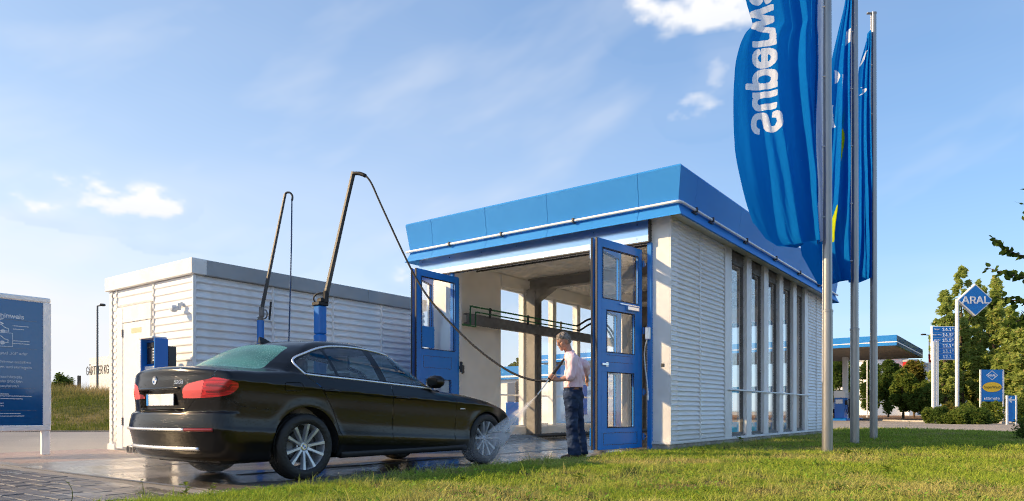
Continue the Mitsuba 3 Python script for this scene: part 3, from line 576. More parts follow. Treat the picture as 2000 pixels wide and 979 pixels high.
def zig(v0, v1, z0, z1):
    prf = corr_profile(z0, z1, .127, .030); pts = [(-a, z) for a, z in prf] + [(.05, z1), (.05, z0)]
    m = extr(Polygon(pts).buffer(0), v1 - v0); vv = m[0]; return np.stack([eU0 + .030 + vv[:, 0], v0 + vv[:, 2], vv[:, 1]], 1), m[1]
for v in (12.205, 13.565): Q('rib_closer', box(eU0 - .004, eU0 + .05, v, v + .04, .12, 2.925, .003), 'm_white_panel')
Q('rib_notches', cat(*[box(eU0 - .0065, eU0 - .0035, v, v + .022, .15 + i * .127, .20 + i * .127) for i in range(22) for v in (12.215, 13.575, 13.742)]), 'm_steel_grey'); labels[pl + '__rib_notches'] = {'kind': 'stuff'}
Q('corner_trim', box(eU0 - .006, eU0 + .05, eV0 - .006, eV0 + .028, .0, 2.925, .004), 'm_white_panel'); Q('corner_trim', box(eU0 - .006, eU0 + .05, eV1 - .11, eV1, .10, 2.925, .004), 'm_white_panel')
Q('base_rail', cat(box(eU0 - .03, eU0 + .05, 13.60, eV1 + .03, -.02, .10, .008), box(eU0 - .01, eU0 + .05, eV0 - .01, 12.30, -.02, .11, .006), box(eU0 + .06, eU1, eV0 - .006, eV0 + .05, -.02, .11)), 'm_white_panel')
dk = Q('door', box(eU0 - .012, eU0 + .03, 12.30, 13.30, .05, 2.30, .006), 'm_white_paint')
Q('door_frame', cat(box(eU0 - .018, eU0 + .04, 13.31, 13.55, .02, 2.60, .006), box(eU0 - .018, eU0 + .04, 12.27, 13.305, 2.31, 2.60, .006)), 'm_white_panel', dk)
Q('door_plate', box(eU0 - .016, eU0 - .013, 12.62, 12.98, 2.10, 2.19), 'm_sign_yellow' if False else plain('m_door_plate', (0.62, 0.52, 0.34), 0.5), dk)
for z in (.45, 2.05): Q('hinge', cyl((eU0 - .022, 13.305, z), (eU0 - .022, 13.305, z + .14), .016, 8), 'm_steel_grey', dk)
Q('door_lever', cat(box(eU0 - .03, eU0 - .013, 12.38, 12.44, 1.0, 1.2, .004), cyl((eU0 - .06, 12.41, 1.12), (eU0 - .06, 12.55, 1.12), .012, 8)), 'm_alu', dk)
cop = lambda *a: box(*a, .006)
Q('roof_edge', cop(eU0 - .06, eU0 + .2, eV0 - .06, eV1 + .06, 2.935, 3.185), 'm_white_panel')
Q('roof_edge', cop(eU0 + .203, 7.9, eV0 - .06, eV0 + .2, 2.935, 3.183), 'm_grey_coping'); Q('roof_edge', cop(7.905, 9.75, eV0 - .06, eV0 + .2, 2.935, 3.183), 'm_grey_coping'); Q('roof_edge', cop(9.755, eU1, eV0 - .06, eV0 + .2, 2.935, 3.183), 'm_grey_coping')
Q('roof_edge', cop(eU0 + .203, eU1, eV1 - .2, eV1 + .06, 2.935, 3.18), 'm_grey_coping')
Q('roof_deck', box(eU0 + .1, eU1, eV0 + .1, eV1 - .1, 2.94, 3.10), 'm_grey_coping')
fl = solo('floodlight', 'small grey floodlight on the plant room wall above the pay terminal', 'floodlight', cat(box(eU0 - .10, eU0 - .045, 11.20, 11.30, 2.36, 2.48, .01), xf(lathe([(.001, 0), (.055, 0), (.065, .03), (.05, .09), (.001, .10)], 14, 'y'), np.array([[0, -1, 0, eU0 - .11], [1, 0, 0, 11.25], [0, 0, 1, 2.38], [0, 0, 0, 1.0]])), box(eU0 - .05, eU0 - .0, 11.23, 11.27, 2.44, 2.50)), 'm_sign_grey', UV)

# ------------------------------------------------------------------ pay terminal
pt = thing('pay_terminal', 'blue and dark grey ticket terminal standing before the plant room', 'terminal')
def PT(name, m, b, parent=None): return part(pt, name, m, b, UV)
u0, v0 = 5.487, 11.0
PT('pedestal', box(u0 + .04, u0 + .30, v0 + .06, v0 + .40, -.01, .90, .01), 'm_dark_steel')
PT('housing', box(u0 + .205, u0 + .345, v0 + .01, v0 + .45, .95, 1.74, .012), 'm_dark_steel')
PT('cowl', cat(box(u0 - .01, u0 + .20, v0 - .01, v0 + .03, .90, 1.85, .008), box(u0 - .01, u0 + .20, v0 + .43, v0 + .47, .90, 1.85, .008), box(u0 + .10, u0 + .20, v0 + .0305, v0 + .4295, .92, 1.82)), 'm_blue_post')
PT('hood', box(u0 - .03, u0 + .20, v0 + .03, v0 + .48, 1.852, 1.88, .006), 'm_white_panel')
PT('screen', box(u0 + .07, u0 + .099, v0 + .05, v0 + .41, 1.46, 1.80, .004), 'm_black_gloss')
PT('keypad_panel', box(u0 + .04, u0 + .0985, v0 + .035, v0 + .425, 1.0, 1.42, .004), 'm_white_panel')
PT('button', cat(*[cyl((u0 + .05, v0 + .36 - i * .08, 1.72), (u0 + .069, v0 + .36 - i * .08, 1.72), .010, 10) for i in range(2)]), 'm_dark_steel'); labels[pt + '__button'] = {'kind': 'stuff'}
PT('price_list', cat(*[box(u0 + .065, u0 + .0695, v0 + .07, v0 + .22, 1.50 + i * .045, 1.525 + i * .045) for i in range(5)]), 'm_sign_grey'); labels[pt + '__price_list'] = {'kind': 'stuff'}

# ------------------------------------------------------------------ boom posts
def world_at(px, py, Y): return np.array([(px - 1000) / 1370 * Y, Y, .70 + (804 - py) / 1370 * Y])
b1 = thing('hose_boom', 'tall blue post with black swivel boom feeding the hose to the lance', 'hose boom')
c = np.array([-3.22, 11.77])
def sq(cx, cy, w, z0, z1, ch=.01): return xf(box(-w / 2, w / 2, -w / 2, w / 2, z0, z1, ch), shift(cx, cy, 0, TH * 0 + math.pi / 2 - TH))
part(b1, 'post', sq(c[0], c[1], .165, 0.0, 1.99, .02), 'm_blue_post'); part(b1, 'post', sq(c[0], c[1], .162, 1.995, 2.47, .02), 'm_blue_post')
part(b1, 'swivel', cat(sq(c[0], c[1], .20, 2.472, 2.53, .01), sq(c[0] + .03, c[1], .12, 2.531, 2.60, .01), cyl((c[0] + .09, c[1], 2.53), (c[0] + .10, c[1], 2.72), .05, 10)), 'm_black_rubber')
part(b1, 'hose_hook', tube(spline([(c[0] - .08, c[1], 2.53), (c[0] - .10, c[1] - .01, 2.62), (c[0] - .02, c[1] - .02, 2.68), (c[0] + .08, c[1] - .02, 2.67)], 12), .014, 6), 'm_black_rubber', smooth=True)
tip = world_at(690, 336, 11.75); root = np.array([c[0] + .09, c[1], 2.62])
part(b1, 'boom', tube([root, root + (tip - root) * .03, root + (tip - root) * .999, tip], [.045, .045, .034, .033], 6), 'm_dark_steel')
part(b1, 'boom_guide', tube([root + np.array([.035, -.02, .1]), tip + np.array([.03, -.02, -.05])], .010, 6), 'm_black_rubber')
hp = [(690, 340, 11.75), (700, 339, 11.72), (714, 344, 11.68)]
part(b1, 'sleeve', tube(spline([world_at(*q) for q in hp], 8), .032, 8), 'm_black_rubber', smooth=True)
hose = [(712, 342, 11.68), (724, 356, 11.64), (736, 382, 11.6), (765, 446, 11.48), (800, 520, 11.35), (830, 572, 11.22), (862, 612, 11.08), (900, 652, 10.93), (940, 688, 10.78), (985, 720, 10.62), (1020, 737, 10.5), (1050, 744, 10.4), (1075, 745, 10.32)]
solo('pressure_hose', 'black high pressure hose hanging in a long curve from the boom to the lance', 'hose', tube(spline([world_at(*q) for q in hose], 90), .0165, 8), 'm_black_rubber', smooth=True)
b2 = thing('hose_boom', 'thin blue post with slim black boom nearer the ribbed plant room wall', 'hose boom')
c2 = np.array([-4.34, 12.10])
part(b2, 'post', cyl((c2[0], c2[1], 0), (c2[0], c2[1], 2.27), .058, 14), 'm_blue_post', smooth=30)
part(b2, 'swivel', cat(cyl((c2[0], c2[1], 2.27), (c2[0], c2[1], 2.33), .05, 10), box(c2[0] - .02, c2[0] + .06, c2[1] - .03, c2[1] + .03, 2.33, 2.50, .01), tube(spline([(c2[0] + .05, c2[1], 2.45), (c2[0] + .11, c2[1], 2.42), (c2[0] + .10, c2[1], 2.32), (c2[0] + .03, c2[1], 2.31)], 10), .012, 6)), 'm_steel_grey')
tip2 = world_at(557, 379, 12.1); root2 = np.array([c2[0] + .02, c2[1], 2.45])
part(b2, 'boom', tube([root2, tip2], [.032, .024], 6), 'm_dark_steel')
part(b2, 'boom_sleeve', tube([world_at(529, 590, 12.06), world_at(526, 625, 12.06)], .018, 6), 'm_black_rubber')
part(b2, 'end_bow', tube(spline([tip2, world_at(563, 376, 12.1), world_at(569, 379, 12.1), world_at(570, 392, 12.1)], 10), .018, 6), 'm_dark_steel', smooth=True)
solo('hanging_hose', 'thin hose hanging straight down from the slim boom', 'hose', tube([world_at(570, 390, 12.1), world_at(569, 480, 12.1), world_at(566, 600, 12.1), world_at(563, 700, 12.1), world_at(564, 760, 12.1)], .012, 6), plain('m_blue_hose', (0.03, 0.07, 0.16), 0.4), smooth=True)
# ------------------------------------------------------------------ the car
from scipy.interpolate import PchipInterpolator, CubicSpline
CAR = UV @ shift(4.46, 6.80, 0.0)
car = thing('sedan_car', 'wet black-brown four-door sedan with red tail lights parked on the wet wash bay', 'car')

def smax(a, b, r):
    h = np.clip(0.5 + 0.5 * (a - b) / r, 0, 1); return b + (a - b) * h + r * h * (1 - h)
_tc = PchipInterpolator([-1.4, -1.10, -1.02, -.9, -.62, -.45, -.2, 0.0, .25, .6, .9, 1.2, 1.4, 1.6, 1.9, 2.2, 2.33, 2.45, 2.8, 3.1, 3.4, 3.6, 3.75, 3.9],
                        [0.95, 1.095, 1.128, 1.142, 1.165, 1.245, 1.365, 1.430, 1.474, 1.497, 1.495, 1.470, 1.432, 1.368, 1.215, 1.060, 1.005, .992, .962, .910, .835, .765, .66, .5])
_kk = PchipInterpolator([-3, -.75, -.45, 0.0, .45, 1.0, 1.5, 2.3, 3.0, 4.0], [.10, .20, .58, .55, .0, 0.0, -.45, -.50, -.28, -.45])
_wp = PchipInterpolator([-1.3, -1.1, -.8, -.4, 0, 1.5, 2.5, 3.0, 3.4, 3.8], [.93, .945, .972, .992, 1.0, .988, .992, .985, .955, .90])
_pp = PchipInterpolator([-.2, .10, .20, .27, .34, .42, .47, .55, .70, .80, .86, .893, .906, .97, 1.012, 1.022, 1.035, 1.10, 1.20, 1.30, 1.40, 1.50, 1.7],
                        [.70, .84, .885, .905, .925, .932, .922, .916, .922, .925, .934, .9420, .9350, .908, .889, .880, .862, .832, .783, .722, .645, .55, .30])
_xr = PchipInterpolator([0.0, .20, .28, .34, .38, .50, .535, .56, .655, .685, .70, .80, .90, .99, 1.05, 1.10, 1.125, 1.2, 1.6],
                        [-.80, -.92, -1.035, -1.065, -1.075, -1.104, -1.114, -1.112, -1.092, -1.082, -1.045, -1.050, -1.064, -1.058, -1.050, -1.050, -1.030, -.9, -.3])
_xf = PchipInterpolator([0, .2, .35, .5, .62, .70, .78, .9, 1.2], [3.5, 3.66, 3.78, 3.81, 3.795, 3.75, 3.65, 3.4, 2.4])
AR = ((0.0, 0.345, 0.405), (2.92, 0.325, 0.375))     # arch centres and radii
def belt(x): return 1.074 - 0.056 * x
def T_top(x, a):
    return _tc(x - a * a * _kk(x)) - 0.085 * a * a
def S_side(x, z):
    s = _wp(x) * _pp(z - (belt(x) - 1.02))
    for cx, cz, r in AR:
        d = np.hypot(x - cx, z - cz) - r
        s = s + 0.006 * np.exp(-((d - 0.015) / 0.05) ** 2)
    return s
def F_body(x, y, z):
    a = np.abs(y)
    f = smax((a - S_side(x, z)), (z - T_top(x, a)) * 0.92, 0.055)
    lic = np.clip((0.41 - a) / .03, 0, 1) * np.clip((z - .70) / .03, 0, 1) * np.clip((.905 - z) / .02, 0, 1)
    R = _xr(z) + 0.20 * a ** 2 + 0.10 * a ** 4 + 0.035 * lic
    f = smax(f, (R - x), 0.04 + .07 * np.clip((1.0 - z) / .12, 0, 1) * np.clip((a - .45) / .2, 0, 1))
    f = smax(f, x - (_xf(z) - 0.26 * a * a - 0.12 * a ** 4), 0.12)
    return smax(f, 0.215 + 0.03 * np.clip(-x - .3, 0, 1) - z, 0.03)
def shoot(o, d, far=2.6, it=42):
    lo = np.zeros(len(o)); hi = np.full(len(o), far)
    for _ in range(it):
        m = (lo + hi) / 2; p = o + d * m[:, None]; ins = F_body(p[:, 0], p[:, 1], p[:, 2]) < 0
        lo = np.where(ins, m, lo); hi = np.where(ins, hi, m)
    return o + d * ((lo + hi) / 2)[:, None]
def car_shell(nx=300, ne=110, nphi=400):
    zc, x0, x1 = 0.62, -0.45, 3.0
    tr = np.linspace(np.pi, np.pi / 2, ne, endpoint=False); tf = np.linspace(np.pi / 2, 0, 60)
    xs = np.r_[np.full(ne, x0), np.linspace(x0, x1, nx, endpoint=False), np.full(60, x1)]
    th = np.r_[tr, np.full(nx, np.pi / 2), tf]
    th[0] = np.pi - 1e-3; th[-1] = 1e-3
    phi = np.linspace(0, 2 * np.pi, nphi, endpoint=False)
    X, PH = np.meshgrid(xs, phi, indexing='ij'); THn = np.repeat(th[:, None], nphi, 1)
    o = np.stack([X, X * 0, X * 0 + zc], -1).reshape(-1, 3)
    d = np.stack([np.cos(THn), np.sin(THn) * np.cos(PH), np.sin(THn) * np.sin(PH)], -1).reshape(-1, 3)
    P = shoot(o, d)
    v, f = grid_mesh(P.reshape(len(xs), nphi, 3), closed_j=True)
    e = 1.5e-3; n = np.stack([F_body(v[:, 0] + (e if k == 0 else 0), v[:, 1] + (e if k == 1 else 0), v[:, 2] + (e if k == 2 else 0)) -
                              F_body(v[:, 0] - (e if k == 0 else 0), v[:, 1] - (e if k == 1 else 0), v[:, 2] - (e if k == 2 else 0)) for k in range(3)], -1)
    n /= np.linalg.norm(n, axis=1, keepdims=True) + 1e-12
    fn = np.cross(v[f[:, 1]] - v[f[:, 0]], v[f[:, 2]] - v[f[:, 0]])
    fl = (fn * n[f].mean(1)).sum(1) < 0; f[fl] = f[fl][:, ::-1]
    return v, f, n
def cut(mesh, g):
    """split (v, f, n) by the scalar g per vertex -> (inside g<0, outside)"""
    v, f, n = mesh; s = g[f] < 0; k = s.sum(1)
    fi, fo = [f[k == 3]], [f[k == 0]]; nv, nn = [v], [n]; base = len(v)
    for cnt in (1, 2):
        t = f[k == cnt]
        if not len(t): continue
        st = s[k == cnt]; odd = st if cnt == 1 else ~st
        r = odd.argmax(1); i = np.arange(len(t))
        a, b, c = t[i, r], t[i, (r + 1) % 3], t[i, (r + 2) % 3]
        def mid(p, q):
            w = (g[p] / (g[p] - g[q]))[:, None]; m = n[p] * (1 - w) + n[q] * w
            nv.append(v[p] * (1 - w) + v[q] * w); nn.append(m / (np.linalg.norm(m, axis=1, keepdims=True) + 1e-12))
        mid(a, b); mid(a, c); ab = base + np.arange(len(t)); ac = ab + len(t); base += 2 * len(t)
        one = np.stack([a, ab, ac], 1); two = np.vstack([np.stack([ab, b, c], 1), np.stack([ab, c, ac], 1)])
        (fi if cnt == 1 else fo).append(one); (fo if cnt == 1 else fi).append(two)
    V, N = np.vstack(nv), np.vstack(nn)
    def pack(fs):
        F = np.vstack(fs); u, inv = np.unique(F, return_inverse=True)
        return V[u], inv.reshape(-1, 3), N[u]
    return pack(fi), pack(fo)
def sdp(px, py, poly):
    """signed distance to a polygon, negative inside"""
    P = np.asarray(poly, float); Q = np.roll(P, -1, 0); d = np.full(px.shape, 1e9); ins = np.zeros(px.shape, bool)
    for (ax, ay), (bx_, by_) in zip(P, Q):
        ex, ey = bx_ - ax, by_ - ay; wx, wy = px - ax, py - ay
        t = np.clip((wx * ex + wy * ey) / (ex * ex + ey * ey + 1e-15), 0, 1)
        d = np.minimum(d, np.hypot(wx - ex * t, wy - ey * t))
        c = (ay <= py) != (by_ <= py)
        with np.errstate(divide='ignore', invalid='ignore'): ins ^= c & (px < ax + (py - ay) / (by_ - ay + 1e-15) * ex)
    return np.where(ins, -d, d)
def dline(px, py, pts):
    d = np.full(px.shape, 1e9)
    for (ax, ay), (bx_, by_) in zip(pts[:-1], pts[1:]):
        ex, ey = bx_ - ax, by_ - ay; wx, wy = px - ax, py - ay
        t = np.clip((wx * ex + wy * ey) / (ex * ex + ey * ey + 1e-15), 0, 1); d = np.minimum(d, np.hypot(wx - ex * t, wy - ey * t))
    return d
def smooth_poly(pts, corners=(), n=10):
    """closed polygon rounded through its points except at the corner indices"""
    P = [np.array(p, float) for p in pts]; N = len(P); cs = sorted(corners) or [0]; out = []
    for i, c in enumerate(cs):
        e = cs[(i + 1) % len(cs)]; idx = [c]
        while True:
            idx.append((idx[-1] + 1) % N)
            if idx[-1] == e: break
        q = np.array([P[k] for k in idx])
        out.append(spline(q, n * (len(idx) - 1))[:-1] if len(idx) > 2 else np.linspace(q[0], q[1], n)[:-1])
    return np.vstack(out)
def side_pt(x, z, s=-1):
    """point of the car's side surface at (x, z); s = -1 right, +1 left"""
    x, z = np.atleast_1d(np.asarray(x, float)), np.atleast_1d(np.asarray(z, float))
    o = np.stack([x, 0 * x, z], 1); d = np.tile([0, float(s), 0], (len(x), 1)); return shoot(o, d, 1.2)
def rear_pt(y, z):
    y, z = np.atleast_1d(np.asarray(y, float)), np.atleast_1d(np.asarray(z, float))
    return shoot(np.stack([0 * y - .3, y, z], 1), np.tile([-1.0, 0, 0], (len(y), 1)), 1.5)

# paint: dark brown-grey metallic under clear coat, fine water beads in the coat
def beads(p, n, uv):
    c = p.x * 0.7 + p.y * 0.4
    d1, _, w1 = voronoi(c * 70, p.z * 70 + p.y * 30)
    return smoothstep(0.42, 0.12, d1) * smoothstep(.70, .85, w1) * 0.0009
scene['m_car_paint'] = {'type': 'twosided', 'bsdf': {'type': 'bumpmap', 'arbitrary': proc(beads, eps=1.5e-3), 'scale': 1.0, 'bsdf': {'type': 'blendbsdf', 'weight': 0.035,
    'a': {'type': 'roughplastic', 'distribution': 'ggx', 'alpha': 0.022, 'int_ior': 1.45, 'diffuse_reflectance': rgb(0.0016, 0.0014, 0.0013)},
    'b': {'type': 'principled', 'base_color': rgb(0.30, 0.27, 0.235), 'metallic': 0.9, 'roughness': 0.34, 'clearcoat': 1.0, 'clearcoat_gloss': 0.98}}}}
def beads2(p, n, uv):
    d1, _, w1 = voronoi(p.x * 45 + p.z * 12, p.y * 45 + p.z * 22); return smoothstep(0.55, 0.1, d1) * (0.3 + 0.7 * w1) * 0.004
mat('m_rear_glass', proc(lambda p, n, uv: mix(mix((0.018, 0.095, 0.090), (0.050, 0.20, 0.185), smoothstep(.3, .7, fbm(p.x * 2.5 - p.z * 3, p.y * 2.5, p.z * 5, 3))), (0.26, 0.44, 0.42), smoothstep(.26, .06, voronoi(p.x * 45 + p.z * 12, p.y * 45 + p.z * 22)[0]))), 0.16, spec=0.6, coat=1.0,
    bump=proc(beads2, eps=1.5e-3), scale=1.0)
mat('m_lamp_red', proc(lambda p, n, uv: mix((0.72, 0.014, 0.016), (0.42, 0.006, 0.008), smoothstep(.35, .65, noise(p.x * 9, p.y * 9, p.z * 70)))), 0.12, spec=0.6, coat=1.0)
mat('m_lamp_dark', (0.20, 0.004, 0.006), 0.12, spec=0.6, coat=1.0)
mat('m_lamp_pale', (0.85, 0.12, 0.11), 0.12, spec=0.6, coat=1.0)
mat('m_rim', (0.50, 0.52, 0.55), 0.30, metal=0.55, spec=0.5, coat=0.5)
def tread(p, n, uv): return noise(p.x * 60, p.y * 60, p.z * 60) * 0.006
mat('m_tyre', (0.014, 0.0135, 0.013), 0.5, spec=0.4, bump=proc(tread), scale=1.0)
mat('m_seat', (0.42, 0.36, 0.29), 0.6)
mat('m_cabin_dark', (0.02, 0.02, 0.022), 0.7)
mat('m_plate', proc(lambda p, n, uv: mix((0.78, 0.79, 0.80), (0.60, 0.63, 0.68), smoothstep(.5, .75, fbm(p.x * 12, p.y * 12, p.z * 9, 2)))), 0.35)
mat('m_roundel_blue', (0.02, 0.12, 0.38), 0.2, coat=1.0)
mat('m_headlamp', (0.55, 0.60, 0.66), 0.12, metal=0.4, coat=1.0)

def cput(name, mesh, bsdf, parent=None):
    v, f, n = mesh
    if not len(f): return None
    key = numbered((parent or car) + '__' + name)
    R = CAR[:3, :3]; path = meshkit.write_ply((v @ R.T + CAR[:3, 3], f), False, normals=n @ R.T)
    scene[key] = {'type': 'ply', 'filename': path, 'face_normals': False, 'bsdf': {'type': 'ref', 'id': bsdf}}
    return key
def cpart(name, m, bsdf, parent=None, smooth=40): return put((parent or car) + '__' + name, m, bsdf, CAR, smooth)

WIN = smooth_poly([(0.014, 1.078), (.35, 1.060), (.694, 1.046), (1.213, 1.018), (1.72, .992), (2.02, .975), (2.00, 1.07), (1.90, 1.175), (1.581, 1.318), (1.296, 1.378), (.965, 1.415), (.633, 1.418), (.41, 1.396), (.229, 1.352), (.06, 1.29), (-.055, 1.232), (-.075, 1.185), (-.04, 1.130)], corners=(0, 5), n=8)
def side(g, m, s): return np.maximum(g, -s * m[0][:, 1] + 0.30)
shell = car_shell()
def px_(m): return m[0][:, 0]
def py_(m): return m[0][:, 1]
def pz_(m): return m[0][:, 2]
# wheel openings
for cx, cz, r in AR:
    _, shell = cut(shell, np.maximum(np.hypot(px_(shell) - cx, pz_(shell) - cz) - r, 0.62 - np.abs(py_(shell))))
# side glass
wins = []
for s in (-1, 1):
    w, shell = cut(shell, side(sdp(px_(shell), pz_(shell), WIN), shell, s)); wins.append((s, w))
# windscreen and rear window in plan view (x, |y|)
def plan_cut(poly, zmin):
    global shell
    w, shell = cut(shell, np.maximum(sdp(px_(shell), np.abs(py_(shell)), poly), zmin - pz_(shell)))
    return w
rear_glass = plan_cut(smooth_poly([(-.625, -.2), (-.605, .25), (-.52, .52), (-.43, .655), (-.36, .665), (-.12, .60), (.035, .55), (.02, .40), (-.03, .2), (-.035, -.2)], corners=(0, 3, 6, 9), n=5), 1.12)
screen = plan_cut(smooth_poly([(2.30, -.2), (2.27, .3), (2.14, .60), (2.05, .70), (1.9, .69), (1.45, .56), (1.38, .52), (1.44, .3), (1.46, -.2)], corners=(0, 3, 6, 8), n=5), 1.0)
cput('rear_window', rear_glass, 'm_rear_glass'); cput('windscreen', screen, 'm_car_glass')
# tail lamps, wrapped round the rear corners: coordinate q along the surface
LAMP = smooth_poly([(.40, .825), (.42, .905), (.47, .952), (.60, .982), (.72, 1.000), (.78, 1.016), (.90, 1.000), (.985, .980), (1.040, .962), (1.038, .925), (.985, .874), (.93, .852), (.75, .829)], corners=(0, 2, 5, 8, 10), n=5)
def qz(m): return np.abs(py_(m)) + np.maximum(px_(m) + 1.05 - .20 * np.abs(py_(m)) ** 2, 0)
lamps = []
for s in (-1, 1):
    g = np.maximum(np.maximum(sdp(qz(shell), pz_(shell), LAMP), px_(shell) + 0.6), -s * py_(shell))
    l, shell = cut(shell, g); lamps.append((s, l))
# seams: thin dark gaps
gap_mesh = []
def seam(g):
    global shell
    w, shell = cut(shell, g - 0.0055); v, f, n = w; gap_mesh.append((v - n * 0.010, f, n))
REAR_DOOR = [(-.005, 1.08), (.03, 1.045), (.141, .975), (.245, .85), (.311, .74), (.375, .60), (.42, .475), (.47, .408), (.55, .392), (1.187, .352), (1.193, .75), (1.19, 1.03)]
FRONT_DOOR = [(1.19, 1.03), (1.193, .75), (1.187, .352), (2.17, .295), (2.262, .33), (2.278, .55), (2.285, .82), (2.27, .93), (2.16, .963)]
doors = []
for s in (-1, 1):
    for nm, poly in (('rear_door', REAR_DOOR), ('front_door', FRONT_DOOR)):
        seam(side(dline(px_(shell), pz_(shell), poly), shell, s))
    for nm, poly in (('rear_door', REAR_DOOR), ('front_door', FRONT_DOOR)):
        d, shell = cut(shell, side(sdp(px_(shell), pz_(shell), poly), shell, s)); doors.append((nm, s, d))
# bumper seam, boot lid gap, fuel flap, bonnet gap
for s in (-1, 1):
    seam(np.maximum(side(dline(px_(shell), pz_(shell), [(-.86, .84), (-.842, .822), (-.733, .752), (-.55, .728), (-.36, .708)]), shell, s), 0 * px_(shell) - 1))
FLAP = np.array(affinity.scale(Point(0, 0).buffer(1), .118, .042).exterior.coords[:-1]) + [-.165, .945]
FLAP = np.array(sbox(-.27, .905, -.06, .985).buffer(-.03).buffer(.03).exterior.coords[:-1])
seam(side(np.abs(sdp(px_(shell), pz_(shell), FLAP)) , shell, -1))
LID = [(-.63, .0), (-.62, .30), (-.545, .52), (-.60, .66), (-.75, .735), (-.93, .760), (-1.02, .742)]
LIDm = LID + [(x, -y) for x, y in LID[::-1]]
seam(np.maximum(dline(px_(shell), np.abs(py_(shell)), LID), 1.02 - pz_(shell)))
seam(np.maximum(np.abs(np.maximum(np.abs(py_(shell)) - .742 + np.clip(1.0 - pz_(shell), 0, 1) * 1.0, .700 - pz_(shell))), np.maximum(px_(shell) + .80, pz_(shell) - 1.03)))
BON = [(2.36, 0), (2.33, .4), (2.22, .70), (2.30, .775), (2.7, .79), (3.1, .765), (3.45, .69), (3.62, .55), (3.70, .3), (3.73, 0)]
seam(np.maximum(dline(px_(shell), np.abs(py_(shell)), BON), .66 - pz_(shell)))
# boot lid, bumpers
g = np.maximum(np.maximum(sdp(px_(shell), np.abs(py_(shell)), [(-.63, -.1), (-.62, .30), (-.545, .52), (-.60, .66), (-.75, .735), (-.93, .760), (-1.03, .742), (-1.3, .742), (-1.3, -.1)]), .700 - pz_(shell)), np.abs(py_(shell)) - .742 + np.clip(1.0 - pz_(shell), 0, 1) * 1.0)
boot, shell = cut(shell, g); cput('boot_lid', boot, 'm_car_paint')
bonnet, shell = cut(shell, np.maximum(sdp(px_(shell), np.abs(py_(shell)), [(2.36, -.1)] + BON[1:] + [(3.73, -.1)]), .66 - pz_(shell))); cput('bonnet', bonnet, 'm_car_paint')
rb, shell = cut(shell, np.maximum(px_(shell) + .30, pz_(shell) - np.interp(px_(shell), [-1.2, -.95, -.86, -.733, -.55, -.36], [.70, .70, .825, .75, .728, .708]))); cput('rear_bumper', rb, 'm_car_paint')
hl = []
for s in (-1, 1):
    h, shell = cut(shell, np.maximum(sdp(px_(shell), pz_(shell), smooth_poly([(3.30, .80), (3.48, .775), (3.70, .72), (3.85, .62), (3.85, .56), (3.6, .60), (3.42, .69)], corners=(0, 3, 4), n=5)), -s * py_(shell) + .25)); hl.append(h)
fb, shell = cut(shell, np.maximum(3.05 - px_(shell), pz_(shell) - .60)); cput('front_bumper', fb, 'm_car_paint')
cput('body', shell, 'm_car_paint')
for h in hl: cput('headlight', h, 'm_headlamp')
cput('panel_gap', (lambda ms: (np.vstack([m[0] for m in ms]), np.vstack([m[1] + sum(len(q[0]) for q in ms[:i]) for i, m in enumerate(ms)]), np.vstack([m[2] for m in ms])))(gap_mesh), 'm_black_rubber')
labels[car + '__panel_gap'] = {'kind': 'stuff'}
door_keys = {}
for nm, s, d in doors:
    door_keys[nm, s] = cput(nm, d, 'm_car_paint')
# glass panes, black pillars
for s, w in wins:
    # black surround: the outer ring and the two pillar strips of the outline
    x, z = px_(w), pz_(w)
    ring = -sdp(x, z, WIN) - 0.026
    bp = dline(x, z, [(.995, 1.45), (1.03, 1.33), (1.12, 1.0)]) - .052
    qp = dline(x, z, [(.325, 1.42), (.40, 1.22), (.465, 1.02)]) - .020
    tri = 1.905 - x + (z - 1.05) * .10
    blk, gl = cut(w, np.minimum(np.minimum(np.minimum(ring, bp), qp), tri))
    cput('window_frame', blk, 'm_black_gloss')
    x = px_(gl)
    a, rest = cut(gl, x - np.interp(pz_(gl), [1.02, 1.22, 1.42], [.465, .40, .325])); cput('quarter_window', a, 'm_car_glass')
    b, c = cut(rest, px_(rest) - np.interp(pz_(rest), [1.0, 1.33, 1.45], [1.12, 1.03, .995])); cput('rear_door_window', b, 'm_car_glass'); cput('front_door_window', c, 'm_car_glass')
    P = side_pt(WIN[:, 0], WIN[:, 1], s); P[:, 1] += s * .003
    cpart('chrome_trim', tube(np.vstack([P, P[:1]]), 0.0125, 6, caps=False), 'm_satin_trim', smooth=True)
    tip = spline([(2.02, .975), (2.12, .968), (2.22, .955)], 8); P = side_pt(tip[:, 0], tip[:, 1], s); P[:, 1] += s * .003
    cpart('chrome_trim', tube(P, np.linspace(.0095, .004, 8), 6), 'm_satin_trim', smooth=True)
# tail lamps in bands
for s, l in lamps:
    q, z = qz(l), pz_(l)
    key = None
    gapg = np.abs(q - np.interp(z, [.82, .99], [.635, .675])) - .004
    ga, l = cut(l, gapg); v, f, n = ga
    inner, outer = cut(l, qz(l) - np.interp(pz_(l), [.82, .99], [.635, .675]))
    cput('reversing_lamp', inner, 'm_lamp_pale')
    # two dark L-shaped light bars inside the outer lamp
    q, z = qz(outer), pz_(outer)
    band = np.minimum(dline(q, z, [(.70, .940), (.82, .938), (.90, .925), (.94, .905)]) - .011, dline(q, z, [(.70, .882), (.82, .880), (.89, .890), (.94, .915), (.97, .945)]) - .011)
    dk, br = cut(outer, band)
    k = cput('tail_light', br, 'm_lamp_red'); cput('light_bar', dk, 'm_lamp_dark', k)
    cput('lamp_gap', (v - n * .004, f, n), 'm_black_rubber', k)
